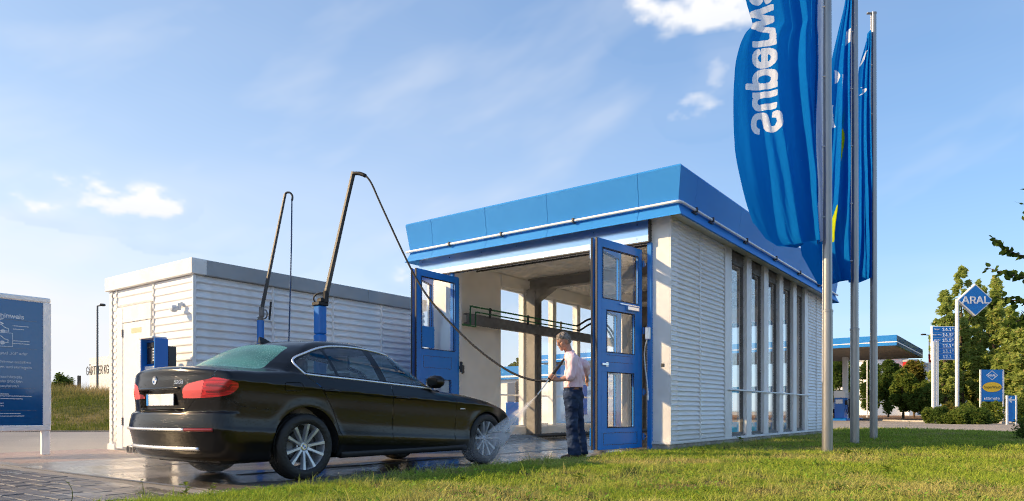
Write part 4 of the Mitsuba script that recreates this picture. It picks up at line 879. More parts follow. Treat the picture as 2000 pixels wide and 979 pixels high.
# door handles (body colour bows), recess cups
for s in (-1, 1):
    for nm, xa, xb in (('rear_door', .20, .425), ('front_door', 1.225, 1.45)):
        xs = np.linspace(xa, xb, 9); zs = belt((xa + xb) / 2) - 0.139 - 0.035 * (xs - xa); P = side_pt(xs, zs, s); P[:, 1] += s * np.array([0, .016, .028, .033, .034, .033, .028, .016, 0])
        m = tube(P, np.array([.010, .012, .0135, .014, .014, .014, .0135, .012, .010]), 8)
        cpart('handle', m, 'm_car_paint', door_keys[nm, s], smooth=True)
        xm = (xa + xb) / 2; c = side_pt(xm, float(zs[4]), s)[0]; t = np.linspace(0, 2 * np.pi, 24, endpoint=False)
        R = side_pt(xm + .085 * np.cos(t), zs[4] + .028 * np.sin(t) - .004, s); R[:, 1] += s * .0012
        cpart('handle_cup', (np.vstack([R, R.mean(0)]), np.array([[i, (i + 1) % 24, 24] if s > 0 else [(i + 1) % 24, i, 24] for i in range(24)])), 'm_black_gloss', door_keys[nm, s])
    # mirrors
    b = side_pt(1.93, 1.01, s)[0]
    prof = lathe([(0.001, -.105), (.055, -.10), (.085, -.06), (.092, 0), (.085, .055), (.06, .09), (.001, .10)], 18, 'y')
    mm = xf(prof, np.array([[.62, .25 * s, 0, b[0] + .005], [0, 1.0 * s * s, 0, b[1] + s * .135], [0, 0, .88, b[2] + .055], [0, 0, 0, 1.0]]))
    k = cpart('mirror', mm, 'm_car_paint', smooth=True)
    cpart('mirror_glass', box(b[0] - .060, b[0] - .05, b[1] + s * .06, b[1] + s * .205, b[2] + .01, b[2] + .105, .01), 'm_black_gloss', k)
    cpart('arm', tube([(b[0] + .02, b[1] - s * .03, b[2] - .035), (b[0] + .01, b[1] + s * .06, b[2] - .01)], [.026, .02], 8), 'm_black_gloss', k)
# arch lips and dark liners
for cx, cz, r in AR:
    for s in (-1, 1):
        a = np.linspace(-.30, np.pi + .30, 40); a = a[(cz + r * np.sin(a)) > .245]
        P = side_pt(cx + (r + .001) * np.cos(a), cz + (r + .001) * np.sin(a), s); P[:, 1] -= s * .008
        cpart('arch_lip', tube(P, .007, 6), 'm_car_paint', smooth=True)
        a = np.linspace(-.2, np.pi + .2, 26); prof = np.stack([cx + (r + .012) * np.cos(a), 0 * a, cz + (r + .012) * np.sin(a)], 1)
        o, i_ = prof + [0, s * .90, 0], prof + [0, s * .58, 0]
        m1 = grid_mesh(np.stack([o, i_], 0)); m2 = (np.vstack([i_, [[cx, s * .58, cz]]]), np.array([[k, k + 1, 26] for k in range(25)]))
        cpart('wheel_housing', cat(m1, m2), 'm_cabin_dark')
for s in (-1, 1):
    xs = np.linspace(2.36, 2.47, 8); P = side_pt(xs, .735 - .02 * (xs - 2.36), s); P[:, 1] += s * .002; cpart('fender_badge', tube(P, np.array([.004, .010, .011, .010, .009, .008, .006, .003]), 6), 'm_chrome', smooth=True)
# sills and underbody
for s in (-1, 1):
    xs = np.linspace(.46, 2.48, 24); P = side_pt(xs, .245 + 0 * xs, s)
    cpart('sill', tube(P - [0, s * .03, 0], .045, 8), 'm_black_rubber', smooth=True)
cpart('underbody', box(-.75, 3.4, -.60, .60, .19, .26, .02), 'm_cabin_dark')
cpart('exhaust_silencer', box(-.95, -.60, -.48, .48, .22, .33, .05), 'm_steel_grey')
for s in (.78, .92):
    cpart('exhaust_pipe', xf(lathe([(.034, -.10), (.041, -.10), (.041, .10), (.034, .10), (.034, -.10)], 18, 'y'), np.array([[0, 1, 0, -.82], [1, 0, 0, s - .04], [0, 0, 1, .30], [0, 0, 0, 1.0]])), 'm_chrome')
cpart('axle', cat(cyl((0, -.75, .33), (0, .75, .33), .05, 10), box(-.25, .2, -.22, .22, .25, .42, .05), cyl((2.92, -.75, .33), (2.92, .75, .33), .04, 8)), 'm_dark_steel')
# rear trim: number plate, chrome strips, reflectors, badge
plate = cpart('number_plate', xf(box(-.26, .26, -.005, .005, -.056, .056, .003), np.array([[0, 1, 0, float(rear_pt(0, .81)[0, 0]) - .008], [-1, 0, 0, 0], [0, 0, 1, .812], [0, 0, 0, 1.0]])), 'm_plate')
cpart('country_band', box(float(rear_pt(0, .81)[0, 0]) - .0155, float(rear_pt(0, .81)[0, 0]) - .0145, .215, .255, .757, .867), 'm_sign_blue', plate)
ys = np.linspace(-.38, .38, 40); P = rear_pt(ys, .918 + 0 * ys); P[:, 0] -= .006
cpart('grip_strip', tube(P, .012, 8), 'm_black_gloss', smooth=True)
for y0, y1, z, r, nm, mm_ in ((-.50, .74, .530, .0145, 'bumper_strip', 'm_satin_trim'), (-.62, .66, .352, .020, 'diffuser_strip', 'm_satin_trim'), (-.80, -.51, .529, .0165, 'reflector', 'm_lamp_dark'), (.745, .82, .529, .0165, 'reflector', 'm_lamp_dark')):
    ys = np.linspace(y0, y1, 48); P = rear_pt(ys, z + 0 * ys); P[:, 0] -= .001
    cpart(nm, tube(P, r, 8), mm_, smooth=True)
c = rear_pt(0.03, 1.0)[0]
badge = cpart('roundel', mv(xf(lathe([(.001, 0), (.030, 0), (.030, .004), (.040, .005), (.041, 0), (.041, -.004)], 28, 'y'), np.array([[0, -1, 0, 0], [1, 0, 0, 0], [0, 0, 1, 0], [0, 0, 0, 1.0]])), c[0] - .003, c[1], c[2]), 'm_chrome')
for q in range(4):
    t = np.linspace(q * np.pi / 2, (q + 1) * np.pi / 2, 8); m = (np.vstack([[[0, 0, 0]], np.stack([0 * t, .028 * np.cos(t), .028 * np.sin(t)], 1)]), np.array([[0, i + 2, i + 1] for i in range(7)]))
    cpart('roundel_quarter', mv(m, c[0] - .0050, c[1], c[2]), 'm_roundel_blue' if q % 2 else 'm_sign_white', badge)
tm = vf(meshkit.text_mesh('520d', .036, .003)); tv = tm[0]; w_ = tv[:, 0].max()
yy = -.40 - (tv[:, 0] - w_ / 2) + .04; zz = .958 + tv[:, 1]; base = rear_pt(yy, zz)
cpart('model_badge', (base - np.stack([tv[:, 2] + .001, 0 * yy, 0 * yy], 1), tm[1]), 'm_chrome', smooth=False)
# roof fin aerial
fin = np.array([(.0, 0), (.17, 0), (.13, .016), (.05, .058), (.005, .066)])
fz = float(T_top(np.array([.14]), np.array([0.0]))[0]) - .006
cpart('aerial_fin', hull(np.vstack([[(x + .06, s * (.030 - .40 * z_), fz + z_) for x, z_ in fin] for s in (-1, 1)])), 'm_car_paint')
# cabin
cpart('cabin_floor', box(-.3, 2.3, -.78, .78, .30, .62), 'm_cabin_dark')
cpart('dashboard', box(1.75, 2.25, -.76, .76, .60, .97, .06), 'm_cabin_dark')
cpart('parcel_shelf', box(-.5, .1, -.72, .72, .98, 1.04, .02), 'm_cabin_dark')
for y in (-.38, .38):
    k = cpart('front_seat', cat(hull([(.92 + dx * .11 - .05 * (z - .6), y + dy * .24 * (1 - .25 * (z - .6)), z) for dx in (-.5, .5) for dy in (-1, 1) for z in (.60, 1.14)]), box(1.0, 1.5, y - .24, y + .24, .55, .70, .05)), 'm_seat')
    cpart('headrest', hull([(.845 + .05 * math.cos(t) * q, y + .13 * (1 if s > 0 else -1) * q, z) for t in np.linspace(0, 2 * np.pi, 8) for s in (-1, 1) for z, q in ((1.17, .8), (1.20, 1.0), (1.30, 1.0), (1.335, .75))]), 'm_seat', k, smooth=True)
    cpart('rear_headrest', hull([(.12 + .05 * math.cos(t) * q, y + .13 * (1 if s > 0 else -1) * q, z) for t in np.linspace(0, 2 * np.pi, 8) for s in (-1, 1) for z, q in ((1.06, .9), (1.10, 1.0), (1.20, 1.0), (1.235, .75))]), 'm_seat', smooth=True)
cpart('rear_seat', cat(box(.02, .30, -.70, .70, .60, 1.06, .06), box(.2, .75, -.70, .70, .5, .72, .06)), 'm_seat')
t = np.linspace(0, 2 * np.pi, 30); cpart('steering_wheel', tube(np.stack([1.62 - .07 * np.sin(t), .38 + .18 * np.cos(t), .95 + .17 * np.sin(t)], 1), .014, 6, False), 'm_cabin_dark', smooth=True)
# wheels
def wheel(cx, cy, cz, s, rot):
    M = CAR @ np.array([[1, 0, 0, cx], [0, s, 0, cy], [0, 0, 1, cz], [0, 0, 0, 1.0]])
    k = numbered(car + '__wheel')
    ty = [(.232, .095), (.246, .112), (.275, .118), (.312, .112), (.331, .095), (.338, .078), (.338, .055), (.331, .052), (.331, .044), (.339, .041), (.340, .012), (.333, .009), (.333, -.009), (.340, -.012), (.339, -.041), (.331, -.044), (.331, -.052), (.338, -.055), (.338, -.078), (.331, -.095), (.312, -.112), (.275, -.118), (.246, -.112), (.232, -.095)]
    v, f = xf(lathe(ty, 72, 'y'), M)
    scene[k] = None
    tyre = k + '__tyre'; scene[tyre] = mikit.ply((v, f), 'm_tyre', smooth=45)
    lip = lathe([(.205, -.10), (.218, -.05), (.222, .05), (.228, .088), (.240, .102), (.247, .106), (.249, .098), (.244, .09), (.236, .085)], 64, 'y')
    sp = []
    for i in range(10):
        a = rot + i * 2 * np.pi / 10 + (.035 if i % 2 else -.035)
        d, t = np.array([math.cos(a), 0, math.sin(a)]), np.array([-math.sin(a), 0, math.cos(a)])
        pts = []
        for r, w, y0, y1 in ((.045, .019, .030, .070), (.10, .0145, .036, .080), (.17, .0155, .045, .092), (.233, .021, .055, .100)):
            for q, yy in ((-1, y0), (1, y0), (-.78, y1), (.78, y1)): pts.append(d * r + t * w * q + np.array([0, yy, 0]))
        for j in range(3): sp.append(hull(pts[j * 4:j * 4 + 8]))
    hub = lathe([(.001, .062), (.030, .064), (.062, .058), (.075, .045), (.070, .02)], 30, 'y')
    scene[k + '__rim'] = mikit.ply(xf(cat([lip, hub] + sp), M), 'm_rim', smooth=35)
    bolts = [cyl((.056 * math.cos(rot + .31 + j * 1.2566), .05, .056 * math.sin(rot + .31 + j * 1.2566)), (.056 * math.cos(rot + .31 + j * 1.2566), .0655, .056 * math.sin(rot + .31 + j * 1.2566)), .011, 8) for j in range(5)]
    scene[k + '__wheel_bolt'] = mikit.ply(xf(cat(bolts), M), 'm_dark_steel', smooth=30); labels[k + '__wheel_bolt'] = {'kind': 'stuff'}
    scene[k + '__brake_disc'] = mikit.ply(xf(lathe([(.05, -.01), (.165, -.01), (.165, .012), (.05, .012)], 40, 'y'), M), 'm_dark_steel', smooth=30)
    scene[k + '__brake_caliper'] = mikit.ply(xf(box(-.19, -.10, -.03, .03, -.08, .08, .015), M), 'm_steel_grey', smooth=False)
    cap = lathe([(.001, .0675), (.030, .0675), (.034, .064), (.034, .055)], 24, 'y')
    scene[k + '__hub_cap'] = mikit.ply(xf(cap, M), 'm_chrome', smooth=30)
    for q in range(4):
        t = np.linspace(q * np.pi / 2, (q + 1) * np.pi / 2, 7); m = (np.vstack([[[0, .0685, 0]], np.stack([.024 * np.cos(t), 0 * t + .0685, .024 * np.sin(t)], 1)]), np.array([[0, i + 2, i + 1] for i in range(6)]))
        scene[k + '__cap_quarter' + ('' if q == 0 else f'_{q:03d}')] = mikit.ply(xf(m, M), 'm_roundel_blue' if q % 2 else 'm_sign_white')
    del scene[k]
for cx, cz in ((0.0, .342), (2.92, .338)):
    for s in (-1, 1): wheel(cx, s * .805, cz, s, .2 + cx)
# ------------------------------------------------------------------ information board on the left
sg = thing('information_board', 'blue washing instructions board in a white frame on the left of the yard', 'information board')
SV = 12.87
def SG(name, m, b, parent=None): return part(parent or sg, name, m, b, UV)
ua, ub, za, zb_ = 3.15, 4.725, .385, 2.545
SG('frame', cat(box(ua, ub, SV, SV + .13, zb_ - .085, zb_, .02), box(ua, ub, SV, SV + .13, za, za + .095, .012), box(ub - .115, ub, SV + .001, SV + .129, za + .0955, zb_ - .0855, .004), box(ua, ua + .115, SV + .001, SV + .129, za + .0955, zb_ - .0855, .004)), 'm_white_paint')
SG('panel', box(ua + .1155, ub - .1155, SV + .018, SV + .115, za + .096, zb_ - .086), 'm_sign_navy')
SG('post', box(ub - .125, ub - .005, SV + .015, SV + .115, -.01, za - .001, .012), 'm_white_paint'); SG('post', box(ua + .005, ua + .125, SV + .015, SV + .115, -.01, za - .001, .012), 'm_white_paint')
def vtext(parent, name, txt, u_right, z, h, b, v=SV + .0165, bold=False, left=None, depth=.0015):
    m = vf(meshkit.text_mesh(txt, h, depth, bold)); p = m[0]; w = p[:, 0].max()
    u = p[:, 0] + (left if left is not None else u_right - w)
    return SG(name, (np.stack([u, v - p[:, 2], z + p[:, 1]], 1), m[1]), b, parent)
def pxu(px, py):
    dx = (px - 1000) / 1370; s = SV / (-dx * math.cos(TH) + math.sin(TH)); p = np.array([dx * s, s, .70 + (804 - py) / 1370 * s]); return uv_of(p[0], p[1])[0], p[2]
for txt, px, py, h, b, nm in (('Benutzungshinweis', 47.5, 624, .066, 'm_sign_grey', 'heading'), ('Signal \u201erot\u201c oder', 54, 694.5, .040, 'm_sign_grey', 'lettering'), ('Handbremse anziehen', 60, 711, .038, 'm_sign_grey', 'lettering'), ('Gang einlegen und verriegeln', 62, 721, .038, 'm_sign_grey', 'lettering'),
        ('Waschtickets', 43.5, 739.5, .040, 'm_sign_grey', 'lettering'), ('Taste dr\u00fccken', 44, 748, .040, 'm_sign_grey', 'lettering'), ('ausfahren', 36.5, 757, .040, 'm_sign_grey', 'lettering')):
    u, z = pxu(px, py); vtext(sg, nm, txt, u, z, h, b, bold=(nm == 'heading'))
def bar(px0, px1, py, t=.004):
    a, z0 = pxu(px0, py); c, z1 = pxu(px1, py); z = z1; return box(a, c, SV + .0145, SV + .0165, z - t / 2, z + t / 2)
SG('ruled_line', cat(*[bar(-40, 72, y) for y in (629, 683, 760, 802)]), 'm_steel_grey'); labels[sg + '__ruled_line'] = {'kind': 'stuff'}
SG('small_print', cat(*[bar(x0, x1, y, .010) for x0, x1, y in ((25, 56, 639), (25, 47, 644.5), (25, 58, 668), (25, 58, 673), (-40, 18, 770), (-40, 63, 774.5), (-40, 45, 779.5), (-40, 8, 788), (-40, 8, 793), (-40, 41, 808), (-40, 48, 813))]), 'm_sign_grey'); labels[sg + '__small_print'] = {'kind': 'stuff'}
def picto(px, py, crossed):
    u, z = pxu(px, py); ms = []
    car_ = Polygon([(0, 0), (.34, 0), (.34, .05), (.29, .065), (.24, .11), (.10, .11), (.05, .06), (0, .05)]); car_ = car_.difference(car_.buffer(-.012)).union(Point(.08, 0).buffer(.03)).union(Point(.26, 0).buffer(.03))
    shp = [car_]
    if crossed: shp.append(LineString([(.08, .20), (.26, .12)]).buffer(.010)); shp.append(LineString([(.08, .12), (.26, .20)]).buffer(.010))
    else: shp.append(sbox(-.06, -.06, .40, .16).difference(sbox(-.052, -.052, .392, .152)))
    for s in shp:
        for g in getattr(s, 'geoms', [s]):
            m = extr(g, .002); p = m[0]; ms.append((np.stack([u - .34 + p[:, 0], SV + .0165 - p[:, 2], z + p[:, 1]], 1), m[1]))
    SG('pictogram', cat(ms), 'm_sign_grey')
picto(18, 648, True); picto(17, 670, False)

# ------------------------------------------------------------------ flag poles and flags
FLAG = {}
def flagpole(x, y, k_, ztop, label):
    t = thing('flagpole', label, 'flagpole', 'flagpoles beside the wash hall'); z0 = float(hgt(np.array(x), np.array(y))) - .05
    zj = 2.33
    part(t, 'lower_tube', lathe_at(x, y, [(.001, z0), (.084, z0), (.083, zj)]), 'm_pole', smooth=40)
    part(t, 'joint_ring', lathe_at(x, y, [(.070, zj), (.090, zj + .001), (.090, zj + .035), (.074, zj + .045)]), 'm_pole', smooth=30)
    part(t, 'upper_tube', lathe_at(x, y, [(.073, zj + .02), (.071, 4.5), (.064, 7.5), (.057, ztop)]), 'm_pole', smooth=40)
    part(t, 'cap', cat(lathe_at(x, y, [(.060, ztop - .01), (.066, ztop), (.066, ztop + .03), (.001, ztop + .05)]), box(x - .16, x - .02, y - .035, y + .035, ztop, ztop + .035, .01)), 'm_pole', smooth=30)
    part(t, 'halyard', tube([(x - .088, y - .01, z0 + 1.2), (x - .084, y - .01, 4.5), (x - .078, y - .01, ztop)], .006, 5), 'm_white_paint')
    return t
def lathe_at(x, y, prof): return mv(lathe(prof, 28, 'z'), x, y, 0)
flagpole(5.19, 11.54, 0, 10.75, 'tallest looking steel flagpole nearest the camera, carrying the wide lettered banner')
flagpole(6.89, 14.10, 1, 10.75, 'middle steel flagpole between the other two poles')
flagpole(8.51, 16.50, 2, 10.05, 'steel flagpole farthest from the camera whose capped top is in view')
for i, (bc, tr) in enumerate((((0.006, 0.20, 0.62), .62),)):
    scene['m_flag'] = {'type': 'principledthin', 'base_color': rgb(*bc), 'roughness': 0.42, 'diff_trans': 0.95, 'spec_trans': 0.0, 'eta': 1.45}
scene['m_flag_white'] = {'type': 'principledthin', 'base_color': rgb(.80, .85, .93), 'roughness': 0.5, 'diff_trans': 0.8, 'spec_trans': 0.0, 'eta': 1.4}
scene['m_flag_lime'] = {'type': 'principledthin', 'base_color': rgb(.55, .66, .02), 'roughness': 0.5, 'diff_trans': 0.8, 'spec_trans': 0.0, 'eta': 1.4}
mat('m_hem', (0.004, 0.10, 0.34), 0.6)
def flag_fn(Y, xp, left, seed, amp):
    """left: (px y, px x) outline of the free edge; returns the surface y(X, z) and the edge X(z)"""
    L = np.array(left, float); zz = .70 + (804 - L[:, 0]) / 1370 * Y; XX = (L[:, 1] - 1000) / 1370 * Y; o = np.argsort(zz)
    ed = PchipInterpolator(zz[o], XX[o])
    zlo, zhi = zz.min(), zz.max()
    def D(X, z):
        w = np.maximum(xp - ed(np.clip(z, zlo, zhi)), .12); s = np.clip((xp - X) / w, 0, 1.05); t = (zhi - z) / (zhi - zlo)
        q = np.stack([s * 1.3 + seed, t * 2.0 + .8 * s, 0 * s], -1); n1 = meshkit.fbm(q, 3, seed)
        ph = 2 * np.pi * (3.4 * s ** .75 + .55 * t * (1 - .6 * s) + .55 * (n1 - .5) + .13 * seed)
        env = np.clip(s / .08, 0, 1) * (1 - .9 * np.clip((s - .28) / .45, 0, 1)) * (.65 + .6 * t)
        d = amp * env * (np.sin(ph) + .28 * np.sin(1.8 * ph + 1.5 * n1 + 1.0) + .45 * np.sin(2.3 * ph + 1.3 + 4 * t) * np.exp(-((t - .75) / .3) ** 2) + .9 * (n1 - .5))
        fine = meshkit.fbm(np.stack([s * 6.5 + t * 2.5, t * 4.5 - s * 1.2, 0 * s + seed], -1), 4, seed + 3) - .5
        return d + amp * .75 * (env + .12) * np.clip(s / .06, 0, 1) * fine + .10 * w * s ** 2.2 * (.4 + .6 * t)
    return ed, D, zlo, zhi
def make_flag(label, Y, xp, left, bottom, seed, amp, yo, marks=(), n=420, m=150):
    import shapely
    ed, D, zlo, zhi = flag_fn(Y, xp, left, seed, amp)
    B = np.array(bottom, float); bz_ = lambda X: np.interp(X, (B[:, 0] - 1000) / 1370 * Y, .70 + (804 - B[:, 1]) / 1370 * Y)
    tt, aa = np.meshgrid(np.linspace(0, 1, n), np.linspace(0, 1, m), indexing='ij')
    z = zhi + (zlo - zhi) * tt; X = xp + (ed(z) - xp) * aa; z = np.maximum(z, bz_(X))
    v, f = grid_mesh(np.stack([X, Y + yo + D(X, z), z], -1)); e = .004
    nx, nz = (D(v[:, 0] + e, v[:, 2]) - D(v[:, 0] - e, v[:, 2])) / (2 * e), (D(v[:, 0], v[:, 2] + e) - D(v[:, 0], v[:, 2] - e)) / (2 * e)
    N = np.stack([nx, -np.ones(len(v)), nz], 1); N /= np.linalg.norm(N, axis=1, keepdims=True)
    k = thing('flag', label, 'flag', 'blue banners on the flagpoles'); c = v[f].mean(1); free = np.ones(len(f), bool)
    def out(name, sel, mat_):
        if not sel.any(): return
        u, inv = np.unique(f[sel], return_inverse=True); key = numbered(k + '__' + name)
        scene[key] = {'type': 'ply', 'filename': meshkit.write_ply((v[u], inv.reshape(-1, 3)), False, normals=N[u]), 'face_normals': False, 'bsdf': {'type': 'ref', 'id': mat_}}
    for name, poly, mat_ in marks:
        sel = free & shapely.contains_xy(poly, c[:, 0], c[:, 2]); out(name, sel, mat_); free &= ~sel
    out('cloth', free, 'm_flag')
    for zc_ in np.arange(zlo + .5, zhi - .2, 1.15):
        put(k + '__clip', tube([(xp - .015, Y + yo, zc_), (xp + .03, Y + yo - .01, zc_), (xp + .05, Y + yo + .03, zc_)], .012, 6), 'm_alu')
    return k
def px_poly(Y, pts, w):
    """a tapering ribbon through image points, as a polygon in (X, z)"""
    p = spline(np.array(pts, float), 30); ww = np.interp(np.linspace(0, 1, 30), np.linspace(0, 1, len(w)), w)
    L = np.r_[[(q[0] - a / 2, q[1]) for q, a in zip(p, ww)], [(q[0] + a / 2, q[1]) for q, a in zip(p[::-1], ww[::-1])]]
    return Polygon(np.stack([(L[:, 0] - 1000) / 1370 * Y, .70 + (804 - L[:, 1]) / 1370 * Y], 1)).buffer(0)
from shapely import union_all
v_, f_ = vf(meshkit.text_mesh('Superwash', .43, .01, True)); up_ = v_[f_][:, :, 2].min(1) > .009
u0_, z0_ = (1474 - 1000) / 1370 * 11.54, .70 + (804 - 263) / 1370 * 11.54
word = union_all([Polygon([(u0_ + q[1] + .04 * math.sin(q[0] * 1.6) - .03, z0_ + q[0]) for q in t]) for t in v_[f_][up_]]).buffer(.012)
make_flag('wide blue banner with white lettering billowing over the wash hall roof', 11.54, 5.10,
    [(-260, 1500), (-150, 1470), (-60, 1450), (0, 1459), (25, 1466), (45, 1471), (62, 1458), (90, 1446), (130, 1438), (200, 1435), (280, 1438), (360, 1452), (430, 1472), (478, 1498), (484, 1540)],
    [(1400, 420), (1475, 435), (1497, 466), (1520, 481), (1558, 484), (1578, 470), (1606, 478)], 3, .15, -.03, [('lettering', word, 'm_flag_white'), ('hem', sbox(5.045, 3.5, 5.2, 7.9), 'm_flag_white'), ('hem_seam', sbox(5.03, 3.0, 5.04, 11), 'm_hem')], 700, 260)
make_flag('blue banner with a thin lime stripe gathered between the two nearer poles', 14.10, 6.80,
    [(-200, 1640), (-60, 1655), (0, 1650), (60, 1637), (130, 1622), (200, 1612), (300, 1600), (400, 1584), (470, 1566), (500, 1570), (530, 1584), (556, 1603), (559, 1640)],
    [(1560, 485), (1572, 502), (1600, 555), (1620, 558), (1640, 548), (1662, 553)], 5, .13, -.03,
    [('stripe', px_poly(14.1, [(1642, 215), (1646, 255), (1645, 300), (1641, 350)], [1, 6, 6, 2]), 'm_flag_lime'), ('stripe', px_poly(14.1, [(1628, 405), (1623, 440), (1618, 476)], [1, 8, 9]), 'm_flag_lime'),
     ('emblem', px_poly(14.1, [(1653, 62), (1655, 74), (1653, 88)], [5, 7, 4]), 'm_flag_white'), ('emblem', px_poly(14.1, [(1632, 138), (1635, 150), (1633, 163)], [6, 8, 4]), 'm_flag_white'), ('emblem', px_poly(14.1, [(1643, 150), (1643, 168), (1642, 180)], [3, 4, 2]), 'm_flag_white'), ('emblem', px_poly(14.1, [(1627, 205), (1624, 222), (1629, 250)], [4, 9, 3]), 'm_flag_white')], 500, 120)
make_flag('narrow blue banner hanging from the farthest pole', 16.50, 8.42,
    [(62, 1697), (100, 1686), (130, 1678), (160, 1674), (250, 1668), (400, 1664), (500, 1660), (546, 1656), (552, 1662)],
    [(1650, 540), (1668, 556), (1682, 551), (1700, 543)], 8, .12, -.03,
    [('emblem', px_poly(16.5, [(1679, 130), (1685, 118), (1692, 100)], [3, 4, 3]), 'm_flag_white'), ('emblem', px_poly(16.5, [(1681, 172), (1688, 178), (1679, 187)], [3, 4, 3]), 'm_flag_white')], 400, 90)

# ------------------------------------------------------------------ the man with the lance
import manifold3d as m3
def ball(p, r, seg=20): return m3.Manifold.sphere(r, seg).translate([float(q) for q in p])
def bone(*pr): return m3.Manifold.batch_hull([ball(p, r) for p, r in pr])
def solid(bones, edge=.018, it=14):
    m = m3.Manifold.batch_boolean(bones, m3.OpType.Add); m = m.refine_to_length(edge)
    t = trimesh.Trimesh(*vf(m)); trimesh.smoothing.filter_taubin(t, iterations=it); return vf(t)
MY = 10.40
def J(px, py, dy=0.0): return np.array([(px - 1000) / 1370 * MY, MY + dy, .70 + (804 - py) / 1370 * MY])
mat('m_skin', proc(lambda p, n, uv: mix((0.50, 0.285, 0.205), (0.43, 0.22, 0.155), fbm(p.x * 30, p.y * 30, p.z * 30, 2))), 0.5, spec=0.35)
mat('m_hair', proc(lambda p, n, uv: mix((0.10, 0.082, 0.070), (0.26, 0.235, 0.21), smoothstep(.35, .7, noise(p.x * 90, p.y * 90, p.z * 40)))), 0.6)
mat('m_shirt', proc(lambda p, n, uv: mix((0.74, 0.49, 0.55), (0.78, 0.60, 0.64), smoothstep(.3, .7, noise(p.x * 60 + p.z * 8, p.y * 60, p.z * 10)))), 0.8, sheen=0.2,
    bump=proc(lambda p, n, uv: fbm(p.x * 13 + p.z * 4, p.y * 13, p.z * 9, 3) * .05, eps=4e-3), scale=1.0)
mat('m_jeans', proc(lambda p, n, uv: mix((0.014, 0.026, 0.064), (0.034, 0.058, 0.118), smoothstep(.35, .80, fbm(p.x * 8, p.y * 8, p.z * 7, 3)))), 0.85, spec=0.2,
    bump=proc(lambda p, n, uv: fbm(p.x * 12, p.y * 12, p.z * 16, 3) * .05, eps=4e-3), scale=1.0)
mat('m_leather', (0.10, 0.045, 0.022), 0.45); mat('m_eye', (0.03, 0.025, 0.02), 0.2); mat('m_belt', (0.20, 0.075, 0.03), 0.45)
man = thing('person', 'grey haired man in pink shirt and jeans spraying the front wheel', 'person')
hipc = J(1119, 770); shoL, shoR = J(1116, 703, -.17), J(1122, 701, .18); neck = J(1112, 692, 0); headc = J(1100.5, 667.5, -.02)
hL, hR = J(1115, 773, -.085), J(1124, 773, .095); kL, kR = J(1116, 826, -.10), J(1131, 828, .10); aL, aR = J(1121, 881, -.10), J(1137, 880, .10)
eL, wL = J(1113, 739, -.24), J(1088, 743.5, -.22); eR, wR = J(1146, 712, .20), J(1151, 735, .34)
f = np.array([-.80, -.50, -.30]); f /= np.linalg.norm(f); lft = np.cross([0, 0, 1.0], f); lft /= np.linalg.norm(lft); upv = np.cross(f, lft)
def HD(x, y, z): return headc + 1.04 * (x * f + y * lft + z * upv)
hb_ = [bone((HD(-.018, 0, .028), .090), (HD(.022, 0, .030), .078)), bone((HD(.060, 0, -.098), .026), (HD(.03, .032, -.062), .040), (HD(.03, -.032, -.062), .040), (HD(.052, .036, -.015), .036), (HD(.052, -.036, -.015), .036)),
       bone((HD(.066, .030, .028), .026), (HD(.066, -.030, .028), .026), (HD(.03, 0, .06), .06)), bone((HD(.098, 0, .012), .009), (HD(.116, .0, -.022), .012), (HD(.094, .012, -.026), .011), (HD(.094, -.012, -.026), .011)),
       bone((HD(.084, .018, -.058), .011), (HD(.084, -.018, -.058), .011)), bone((HD(.080, .013, -.070), .011), (HD(.080, -.013, -.070), .011))]
for s in (-1, 1): hb_.append(bone((HD(-.008, s * .083, .022), .013), (HD(-.004, s * .080, -.028), .010), (HD(-.025, s * .088, .018), .010)))
hb_ += [bone((HD(-.03, 0, -.05), .058), (neck + [0, 0, .01], .060)), bone((neck, .062), (neck + [.015, 0, -.05], .10))]
# near hand closed round the lance
LD = (J(1049, 772, -.30) - J(1096, 709, -.18)); LD /= np.linalg.norm(LD); g = J(1079, 741, -.205); g = g
side_v = np.cross(LD, [0, 1.0, 0]); side_v /= np.linalg.norm(side_v)   # across the lance in the picture plane
toC = np.cross(side_v, LD); toC = toC if toC[1] < 0 else -toC
LC = J(1079.5, 731.5, -.225)          # lance axis near the hand
t_ = ((g - J(1096, 709, -.18)) @ LD); axis = lambda t: J(1096, 709, -.18) + LD * t
hc = axis(t_)
back = wL - hc; back -= LD * (back @ LD); back /= np.linalg.norm(back)
oth = np.cross(LD, back)
oth = oth if oth[1] < 0 else -oth
palm = [bone((wL, .029), (hc + back * .045 - LD * .028, .017), (hc + back * .045 + LD * .030, .017)), bone((hc + back * .045 - LD * .030, .016), (hc + back * .045 + LD * .032, .015), (hc + back * .034 + oth * .03 - LD * .025, .012), (hc + back * .034 + oth * .03 + LD * .028, .012))]
for i, (o, Lf) in enumerate(((.033, 1.0), (.012, 1.07), (-.009, 1.02), (-.029, .86))):
    b_ = hc + LD * o; R = .030; ang = [(.35, 1.0), (1.25, 1.0), (2.1, .98), (2.95, .95)]
    pts = [b_ + R * Lf * (back * math.cos(a) + oth * math.sin(a)) * q for a, q in ang]
    rr_ = [.0105, .010, .009, .008]
    for j in range(3): palm.append(bone((pts[j], rr_[j]), (pts[j + 1], rr_[j + 1])))
th = [hc + back * .045 + LD * .030, hc + back * .022 - oth * .024 + LD * .048, hc - back * .012 - oth * .026 + LD * .060]
palm += [bone((th[0], .014), (th[1], .0115)), bone((th[1], .0115), (th[2], .0085))]
